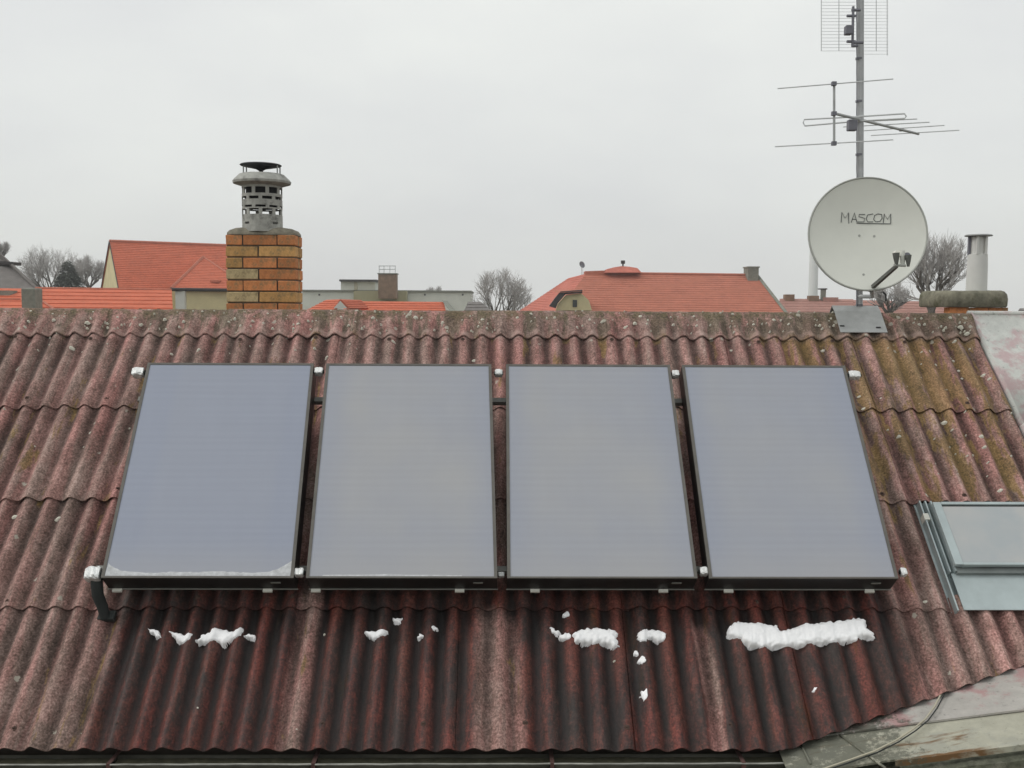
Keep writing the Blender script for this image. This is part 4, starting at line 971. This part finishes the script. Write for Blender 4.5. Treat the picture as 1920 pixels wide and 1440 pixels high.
b = MB(); b.prism([pk + V((0, -.05, -.08)), pl0 + V((.1, -.05, 0)), pr0 + V((-.1, -.05, 0))], V((0, .1, 0))); ground_wall(b, [pl0 + V((.1, .1, 0)), pr0 + V((-.1, .1, 0)), pr0 + V((-.1, 5, 0)), pl0 + V((-1, 5, 0))], pl0.z - .05); b.build('gable_wall', W_whi, hH)
l0, l1, l2, l3 = P(646, 564.5, 55), P(832, 566, 55), P(640, 610, 51), P(842, 610, 51)
hI = thing('low_house', l2, 'long thin strip of orange roof between chimney and middle tree', 'house', GH)
b = MB(); courses(b, l0, l1, l2, l3, 10, .03); b.build('roof', T_orange, hI); b = MB(); ground_wall(b, [l2 + V((0, .4, 0)), l3 + V((0, .4, 0)), l1 + V((0, 3, 0)), l0 + V((0, 3, 0))], l2.z); b.build('wall', W_whi, hI)
b = MB(); b.prism([P(828, 563, 54.9), P(838, 564, 54.9), P(860, 590, 52), P(848, 590, 52)], V((0, .3, 0))); b.build('verge_board', W_con, hI)
l0, l1, l2, l3 = P(878, 566, 60), P(900, 566, 60), P(862, 600, 57), P(945, 600, 57)
hI2 = thing('shed', l2, 'little grey brown roof at the foot of the middle bare tree', 'shed')
b = MB(); courses(b, l0, l1, l2, l3, 6, .03); b.build('roof', W_gry, hI2); b = MB(); ground_wall(b, [l2, l3, l3 + V((0, 4, 0)), l2 + V((0, 4, 0))], l2.z); b.build('wall', W_con, hI2)

# big red hipped house, middle right
hJ = thing('hipped_house', P(1250, 560, 60), 'big brownish red hipped roof with yellow dormer, right of the middle tree', 'house', GH)
r0, r1 = P(1099, 513, 62), P(1420, 517, 62); e0, e1 = P(1030, 606, 56), P(1492, 610, 56); h0 = P(960, 592, 63); h1 = P(1062, 522, 65)
b = MB(); courses(b, r0, r1, e0, e1, 22, .018); b.build('roof', T_old, hJ)
b = MB(); courses(b, P(1066, 521.5, 63), r0, h0, e0, 18, .018); b.build('hip_roof', T_hip, hJ)
b = MB(); courses(b, r1, r0, r1 + V((1.5, 7, -3.0)), r0 + V((-1, 7, -3.0)), 8, .04); b.build('rear_roof', T_old, hJ)
b = MB(); b.prism([P(1097, 508.5, 61.8), P(1136, 507, 61.8), P(1140, 515, 61.8), P(1097, 516, 61.8)], V((0, 1., 0))); b.build('ridge_step', T_old, hJ)
b = MB(); n_ = 16
b.prism([P(1134, 511, 61.3), P(1140, 504, 61.6), P(1152, 501, 61.8), P(1165, 499, 61.9), P(1180, 500, 61.8), P(1195, 502.5, 61.6), P(1203, 511, 61.3)], V((0, 1.6, 0))); b.build('ridge_turret', T_hip, hJ)
b = MB(); b.tube([P(1168, 500, 62), P(1168, 493, 62)], .05, 6); q = P(1168, 491.5, 62); b.box(q.x - .12, q.x + .12, q.y - .1, q.y + .1, q.z - .1, q.z + .1); b.build('finial', W_dk, hJ)
c0 = P(1402, 502, 61.4); c1_ = P(1422, 502, 61.4); b = MB(); b.box(c0.x, c1_.x, 61.3, 62.4, c0.z - 1.4, c0.z); b.box(c0.x - .05, c1_.x + .05, 61.25, 62.45, c0.z, c0.z + .08); b.build('chimney', W_con, hJ)
b = MB(); b.tube([r1, e1], .12, 5); b.build('verge_tiles', W_con, hJ); b = MB(); b.tube([r0 + V((0, 0, .04)), r1 + V((0, 0, .04))], .09, 6); b.build('ridge_tiles', T_old, hJ)
b = MB(); ground_wall(b, [e0 + V((.5, .6, 0)), e1 + V((-.6, .6, 0)), r1 + V((1, 6.5, 0)), h0 + V((.8, 1.5, 0))], e0.z - .1); b.build('wall', W_yel, hJ)
# dormer
dm = [P(1042, 582, 56.4), P(1046, 570, 56.4), P(1061, 553, 56.4), P(1090, 550, 56.4), P(1104, 563, 56.4), P(1110, 582, 56.4)]
b = MB(); b.prism(dm, V((.2, 4, 0))); do = b.build('dormer', W_yel, hJ)
b = MB(); b.prism([P(1030, 574, 56.1), P(1040, 560, 56.1), P(1051, 546.5, 56.1), P(1092, 543, 56.1), P(1092, 549.5, 56.1), P(1060, 552, 56.1), P(1046, 569, 56.1), P(1042, 578, 56.1)], V((0, .5, 0))); b.build('dormer_eave', W_dk, do)
b = MB(); b.prism([P(1036, 545, 57.2), P(1094, 542, 57.2), P(1094, 546, 56), P(1044, 549.5, 56)], V((0, .3, .02))); b.build('dormer_roof', T_old, do)
b = MB(); q = P(1078, 569, 56.3); b.box(q.x - .12, q.x + .12, q.y, q.y + .2, q.z - .2, q.z + .2); b.build('dormer_window', M_win, do)
# little antenna on the hip
an = thing('small_antenna', P(1091, 515, 62), 'tiny tilted antenna dish on the left end of the hipped roof', 'antenna')
b = MB(); b.tube([P(1091, 516, 62.4), P(1091, 497, 62.4)], .03, 5); b.build('pole', M_wire, an)
b = MB(); q = P(1090, 497, 62.3); b.lathe([(.005, 0), (.2, .05), (.22, .08)], Matrix.Translation(q) @ Matrix.Rotation(radians(65), 4, 'X') @ Matrix.Rotation(.6, 4, 'Y'), 12); b.build('dish', M_darkplastic, an)
# far low roofs, right
l0, l1, l2, l3 = P(1462, 560, 72), P(1600, 561, 72), P(1455, 600, 68), P(1600, 600, 68)
hK = thing('far_house', l2, 'far faded red roof ridge with two stubs, left of the dish foot', 'house', GH)
b = MB(); courses(b, l0, l1, l2, l3, 8, .022); b.build('roof', T_far, hK); b = MB(); ground_wall(b, [l2 + V((.2, .4, 0)), l3 + V((0, .4, 0)), l1 + V((0, 4, 0)), l0 + V((.2, 4, 0))], l2.z); b.build('wall', W_cream, hK)
block('chimney', hK, 1473, 1490, 552, 570, 71.5, .6, W_brk); block('chimney', hK, 1518, 1536, 554.5, 570, 71.5, .6, W_brk); block('vent', hK, 1541, 1549, 543, 566, 71.6, .3, W_con); block('vent_cap', hK, 1538.5, 1551.5, 540.5, 542.8, 71.5, .6, W_dk); block('ridge_step', hK, 1545, 1572, 557.5, 570, 71.4, .6, T_far)
l0, l1, l2, l3 = P(1600, 562.5, 66), P(1790, 566, 66), P(1600, 604, 62), P(1800, 604, 62)
hL = thing('far_house', l2, 'far faded red roof ridge between dish foot and vent chimney', 'house', GH)
b = MB(); courses(b, l0, l1, l2, l3, 8, .022); b.build('roof', T_far, hL); b = MB(); ground_wall(b, [l2 + V((0, .4, 0)), l3 + V((-.2, .4, 0)), l1 + V((-.2, 4, 0)), l0 + V((0, 4, 0))], l2.z); b.build('wall', W_cream, hL)
hM = thing('far_house', P(1910, 580, 80), 'dark far roof corner at the right picture edge', 'house', GH)
l0, l1, l2, l3 = P(1912, 578, 80), P(2060, 579, 80), P(1896, 606, 76), P(2080, 606, 76)
b = MB(); courses(b, l0, l1, l2, l3, 6, .05); b.build('roof', W_gry, hM); b = MB(); ground_wall(b, [l2 + V((.3, .3, 0)), l3 + V((-.3, .3, 0)), l3 + V((-.3, 5, 0)), l2 + V((.3, 5, 0))], l2.z); b.build('wall', W_cream, hM)
# tall pale stack far behind the dish
q = P(1524, 560, 160); M_pale = simple('pale_far_concrete', (.74, .75, .73), .9, var=.03, sc_=.2, bump=0)
b = MB(); b.lathe([(.78, .01), (.70, P(1524, 480, 160).z), (.62, P(1524, 405, 160).z), (.5, P(1524, 405, 160).z + .1)], Matrix.Translation((q.x, q.y, 0)), 20)
tag(b.build('factory_stack', M_pale, smooth=True), 'tall pale far stack half hidden behind the left rim of the dish', 'chimney')

# thin winter haze that pales the far houses and trees
b = MB(); b.box(-150, 150, -20, 180, -1, 21); M_hz = bpy.data.materials.new('haze_air'); M_hz.use_nodes = True; M_hz.node_tree.nodes.clear()
vo_ = M_hz.node_tree.nodes.new('ShaderNodeVolumePrincipled'); vo_.inputs['Color'].default_value = (1, 1, 1, 1); vo_.inputs['Density'].default_value = .0016; vo_.inputs['Anisotropy'].default_value = .8
ou_ = M_hz.node_tree.nodes.new('ShaderNodeOutputMaterial'); M_hz.node_tree.links.new(vo_.outputs[0], ou_.inputs['Volume'])
hz_ = b.build('haze', M_hz); hz_['kind'] = 'stuff'
# ------------------------------------------------------------------ trees
B_tw = simple('bare_twigs', (.36, .34, .325), .95, var=.15, sc_=2, bump=0); B_bk = simple('bark', (.11, .095, .08), .95, var=.25, sc_=4, bump=.3)
def bare_tree(u, vtop, Y, wpx, label, seed, upright=.5, trunk_u=None, dens=1., thick=1., base=None):
    rnd = random.Random(seed); top = P(u, vtop, Y); Ht = top.z; Rw = wpx * Y / f / 2
    e = empty('bare_tree', (top.x, top.y, 0), label, 'tree', 'bare winter trees beyond the roof')
    tk, tw = MB(), MB(); c0 = V((top.x, top.y, 0)); zf = Ht - (1.75 if upright < .6 else 2.0) * Rw
    ctr = V((top.x, top.y, (zf + Ht) / 2 + .0)); rz = (Ht - zf) / 2 * 1.02
    tk.tube([c0, c0 + V((.1, 0, zf * .5)), V((top.x, top.y, zf + .1))], [.26 * thick, .21 * thick, .17 * thick], 8)
    def grow(p, d, L, r, lev):
        n = 3 if lev > 1 else 2; pts = [p]; q = p; dd = d.copy()
        for i in range(n):
            dd = (dd + V((rnd.uniform(-.22, .22), rnd.uniform(-.22, .22), rnd.uniform(-.08, .22) * (1 + upright)))).normalized(); q = q + dd * (L / n); pts.append(q)
        rel = q - ctr; ins = (rel.x / Rw) ** 2 + (rel.y / Rw) ** 2 + (rel.z / rz) ** 2
        (tk if lev >= 4 else tw).tube(pts, [r * (1 - .45 * i / n) for i in range(n + 1)], 3 if lev < 3 else 5, cap=False)
        if lev == 0 or ins > 1.12: return
        for i in range(rnd.choice((3, 4)) if lev > 1 else int(3 * dens + .5)):
            pp = pts[rnd.randint(1, n)] if i else q; ax = V((rnd.gauss(0, 1), rnd.gauss(0, 1), rnd.gauss(0, .6))).normalized()
            nd = (dd * .85 + ax * .62 + V((0, 0, .18 * upright))).normalized(); grow(pp, nd, L * rnd.uniform(.62, .84), max(r * .58, .0048 * Y / 60), lev - 1)
    for i in range(6):
        an = 2 * pi * i / 6 + rnd.uniform(-.4, .4); d = V((cos(an) * (1 - upright * .6), sin(an) * (1 - upright * .6), .55 + upright)).normalized()
        grow(V((top.x, top.y, zf + rz * .1 * rnd.uniform(-1, 1))), d, (rz + Rw) * .36, .10 * thick, 5)
    tk.build('trunk', B_bk, e); o = tw.build('crown', B_tw, e); o['kind'] = 'stuff'; return e
bare_tree(938, 510, 76, 118, 'round bare tree in the middle of the skyline', 4, .25, dens=1.2, base=5.3)
bare_tree(1752, 436, 46, 150, 'large bare tree behind the satellite dish and the white vent pipe', 9, .75, dens=1.1, base=5.2)
bare_tree(95, 460, 82, 118, 'wide bare tree left of the dark conifer on the far left', 21, .3, dens=1.1, base=5.5)
bare_tree(166, 484, 86, 64, 'small bare tree between conifer and yellow gable', 33, .3, base=5.6)
bare_tree(0, 452, 84, 40, 'bare treetop cut off by the left picture edge', 41, .4, base=6)
bare_tree(815, 536, 130, 34, 'tiny far treetop above the right half of the pale block', 51, .3, thick=1., base=6)
bare_tree(1668, 528, 60, 70, 'low bare bush-like tree under the right side of the dish', 61, .3, base=4.6)
# conifer
ct = P(127, 488, 76); e = empty('conifer', (ct.x, ct.y, 0), 'dark pointed conifer in front of the bare trees at left', 'tree')
b = MB(); b.tube([(ct.x, ct.y, 0), (ct.x, ct.y, ct.z - .2)], [.2, .03], 7); b.build('trunk', B_bk, e)
b = MB(); rnd = random.Random(2)
for i in range(9000):
    q = rnd.random() ** .6; z = ct.z - q * 5.2; r = min(.10 + .52 * (ct.z - z), 1.35) * rnd.uniform(.35, 1.08); an = rnd.uniform(0, 2 * pi)
    c = V((ct.x + r * cos(an), ct.y + r * sin(an), z - r * .25)); s = rnd.uniform(.10, .20); d = V((cos(an), sin(an), -.35)).normalized(); t = d.cross(V((rnd.uniform(-.5, .5), rnd.uniform(-.5, .5), 1))).normalized()
    b.poly([c - t * s * .4, c + t * s * .4, c + d * s * 2.2])
o = b.build('crown', simple('conifer_needles', (.040, .050, .032), .9, var=.35, sc_=1.5, bump=0), e); o['kind'] = 'stuff'
